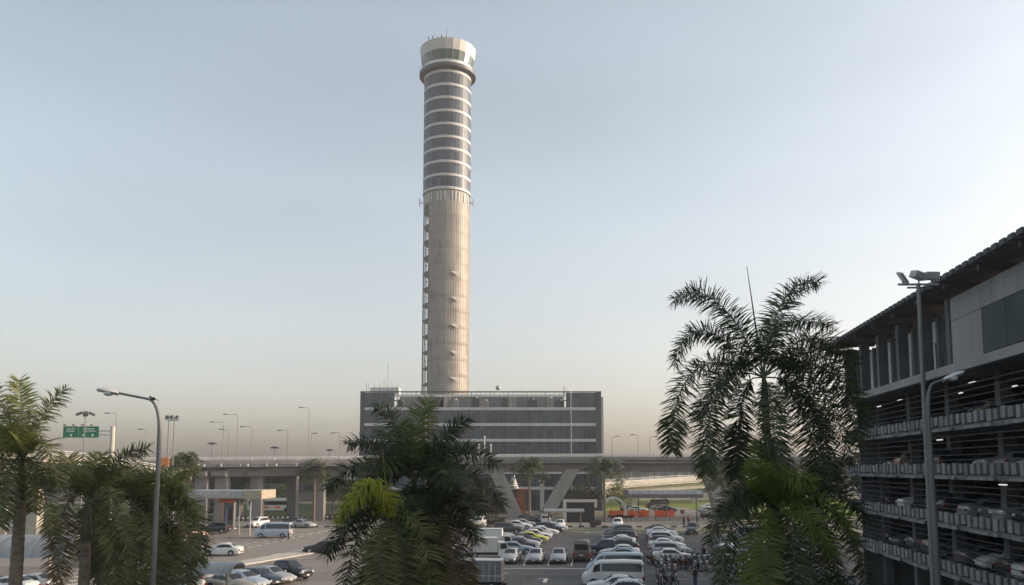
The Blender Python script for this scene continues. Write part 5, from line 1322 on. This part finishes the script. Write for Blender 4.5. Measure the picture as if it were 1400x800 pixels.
def gp(px, py): p = g(px, py); return (p.x, p.y, 0)
def hh_(px, py, base): return zat(py, base[1], px)
p = gp(724, 714.5); palm_generic('slender palm between the slanted piers', p, hh_(724, 643, p), 4.4, 18, LEAF, 21, group=None)
p = gp(827, 713.5); palm_generic('slender palm with double trunk look right of the framed screen', p, hh_(826, 645, p), 4.8, 19, LEAF, 22)
p = gp(429, 712); palm_generic('slender palm before the viaduct pier left of the central palms', p, hh_(429, 645, p), 4.4, 19, LEAF, 23)
p = gp(248, 729); palm_generic('short round crowned palm with brown skirt beside the orange sign', p, hh_(248, 636, p), 3.6, 22, LEAF, 24, True, leaf=.6)
p = gp(990, 725); palm_generic('dark palm behind the tall right palm before the flared pier', p, hh_(988, 655, p), 4.2, 16, LEAF, 25)
p = gp(975, 722); p2 = gp(1008, 712); palm_generic('small bright palm beside the flared pier and lawn', p2, hh_(1010, 660, p2), 3.4, 15, LEAF_L, 26)

# ------------------------------------------------------------------ broadleaf trees and hedges
def tree(label, base, h, cr, leafm=LEAF_T, seed=1, n=1500, ls=.42, name='broadleaf_tree', cat='tree', trunk_h=.35):
    rr = random.Random(seed); t = thing(name, label, cat, base); base = Vector(base)
    b = MB(); tops = []
    tt = base + Vector((rr.uniform(-.3, .3), 0, h * trunk_h)); b.tube([base, base.lerp(tt, .5) + Vector((.1, 0, 0)), tt], [.2, .16, .13], 7)
    for i in range(7):
        q = TAU * i / 7 + rr.random(); rad = cr * rr.uniform(.35, .8); e_ = base + Vector((math.cos(q) * rad, math.sin(q) * rad, h * rr.uniform(.55, .9)))
        b.tube([tt, tt.lerp(e_, .5) + Vector((0, 0, .2)), e_], [.1, .06, .025], 5); tops.append(e_)
    tops.append(base + Vector((0, 0, h * .9)))
    b.build('trunk', BARK, t, world=True, smooth=60)
    b = MB()
    for i in range(n):
        c = rr.choice(tops); d = Vector((rr.gauss(0, 1), rr.gauss(0, 1), rr.gauss(0, .8))).normalized() * cr * .48 * rr.random() ** .45
        p = c + d; p.z = min(p.z, base.z + h); a = Vector((rr.uniform(-1, 1), rr.uniform(-1, 1), rr.uniform(-.5, .5))).normalized(); e2 = a.cross(Vector((rr.uniform(-1, 1), rr.uniform(-1, 1), rr.uniform(-1, 1)))).normalized()
        s_ = ls * rr.uniform(.6, 1.2); b.add([p - a * s_ * .6, p + e2 * s_ * .3, p + a * s_ * .6, p - e2 * s_ * .3], [(0, 1, 2, 3)])
    b.build('crown', leafm, t, world=True); return t
shade_trees = [(36, 84), (38, 92), (35.5, 100), (38, 108), (36, 116), (38.5, 124), (36.5, 132), (42, 88), (43, 104), (43, 120)]  # tree row added to keep the low sun off the car park
for i, (e_, a_) in enumerate(shade_trees):
    tree(f'dense dark tree added for shade, right car park edge, {ORD[i]} along from the garage', L(e_, a_), 11 + (i * 7 % 4) * .7, 5.2, LEAF_T, 80 + i, 1700, .8)
tl = [(470, 705, 8.5, 4.2, 'dark bushy tree under the viaduct left of the central palms'), (497, 707, 7.5, 3.8, 'second dark bushy tree under the viaduct behind the central palms'),
      (632, 709, 8, 4.0, 'dark round tree behind the central palms under the viaduct'), (655, 706, 8.5, 4.0, 'dark tree beside the left slanted pier'), (668, 710, 6.5, 3.0, 'small dark tree at the foot of the left slanted pier'),
      (693, 703, 6, 2.6, 'shaded tree behind the left slanted pier near the shrine'), (790, 701, 6.5, 3.6, 'dark round tree behind the framed screen'), (808, 702, 6, 3.4, 'dark tree between the framed screen and slender palm'),
      (848, 703, 6.5, 3.2, 'brownish tree above the white arch'), (602, 709, 7.5, 3.8, 'dark tree mostly hidden behind the central palms'), (455, 703, 7, 3.5, 'shaded tree beside the pier left of the central palms'),
      (1020, 703, 8, 4.2, 'green tree right of the flared pier'), (1042, 700, 8, 4.2, 'green tree behind the tall right palm trunk'), (385, 690, 5.5, 3.0, 'small green tree seen through the left viaduct piers'), (287, 690, 6, 3.0, 'small tree seen between the leftmost viaduct piers'), (1010, 716, 4.2, 2.8, 'low spreading bush at the far right car park corner')]
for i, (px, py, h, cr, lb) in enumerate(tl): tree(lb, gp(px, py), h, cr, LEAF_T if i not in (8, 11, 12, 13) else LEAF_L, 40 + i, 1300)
def hedge(label, p0, p1, wd, h, seed, leafm=LEAF_T):
    rr = random.Random(seed); p0 = Vector(p0); p1 = Vector(p1); d = p1 - p0; n = int(d.length * 85); b = MB(); ax = Vector((-d.y, d.x, 0)).normalized()
    b.mi = 1; mid = (p0 + p1) / 2; b.box((mid.x, mid.y, h * .42), (d.length - .3, wd * .7, h * .8), math.atan2(d.y, d.x)); b.mi = 0
    for i in range(n):
        p = p0.lerp(p1, rr.random()) + ax * rr.uniform(-wd / 2, wd / 2); p.z = h * (rr.random() ** .6) * (1 + .12 * math.sin(p.x * 2.1))
        a = Vector((rr.uniform(-1, 1), rr.uniform(-1, 1), rr.uniform(-.5, .5))).normalized(); e2 = a.cross(Vector((rr.uniform(-1, 1), rr.uniform(-1, 1), 1))).normalized(); s_ = rr.uniform(.14, .3)
        b.add([p - a * s_, p + e2 * s_ * .5, p + a * s_, p - e2 * s_ * .5], [(0, 1, 2, 3)])
    o = b.build('hedge', [leafm, BARK]); tag(o, label, 'hedge'); return o
hedge('low clipped hedge at the far car park edge beside the white cars', g(600, 718), g(690, 718), 1.5, 1.2, 3)
hedge('short dark hedge on the grass strip before the framed screen', g(806, 719), g(822, 719), 1.2, .9, 4)
hedge('dark hedge running along the far road behind the left bollards', g(440, 710), g(600, 709), 1.4, 1.0, 5)
hedge('long dark hedge at the foot of the office behind the slanted piers', g(600, 701), g(700, 701), 2.0, 2.4, 6)
hedge('dark hedge before the orange barriers beside the slender palm', g(832, 710), g(866, 710), 1.0, .8, 7)
hedge('dark hedge behind the row of concrete blocks by the flared pier', g(958, 710.5), g(1050, 710.5), 1.4, 1.2, 8)
# distant wood
rr = random.Random(5); b = MB()
for i in range(9000):
    x = rr.uniform(-800, 800); y = rr.uniform(640, 700); hmax = 8 + 4 * math.sin(x * .03) + 3 * math.sin(x * .11)
    p = Vector((x, y, rr.random() ** .6 * hmax)); s_ = rr.uniform(1.2, 2.6); a = Vector((rr.uniform(-1, 1), rr.uniform(-.5, .5), rr.uniform(-1, 1))).normalized(); e2 = a.cross(Vector((0, 1, .3))).normalized()
    b.add([p - a * s_, p + e2 * s_ * .7, p + a * s_, p - e2 * s_ * .7], [(0, 1, 2, 3)])
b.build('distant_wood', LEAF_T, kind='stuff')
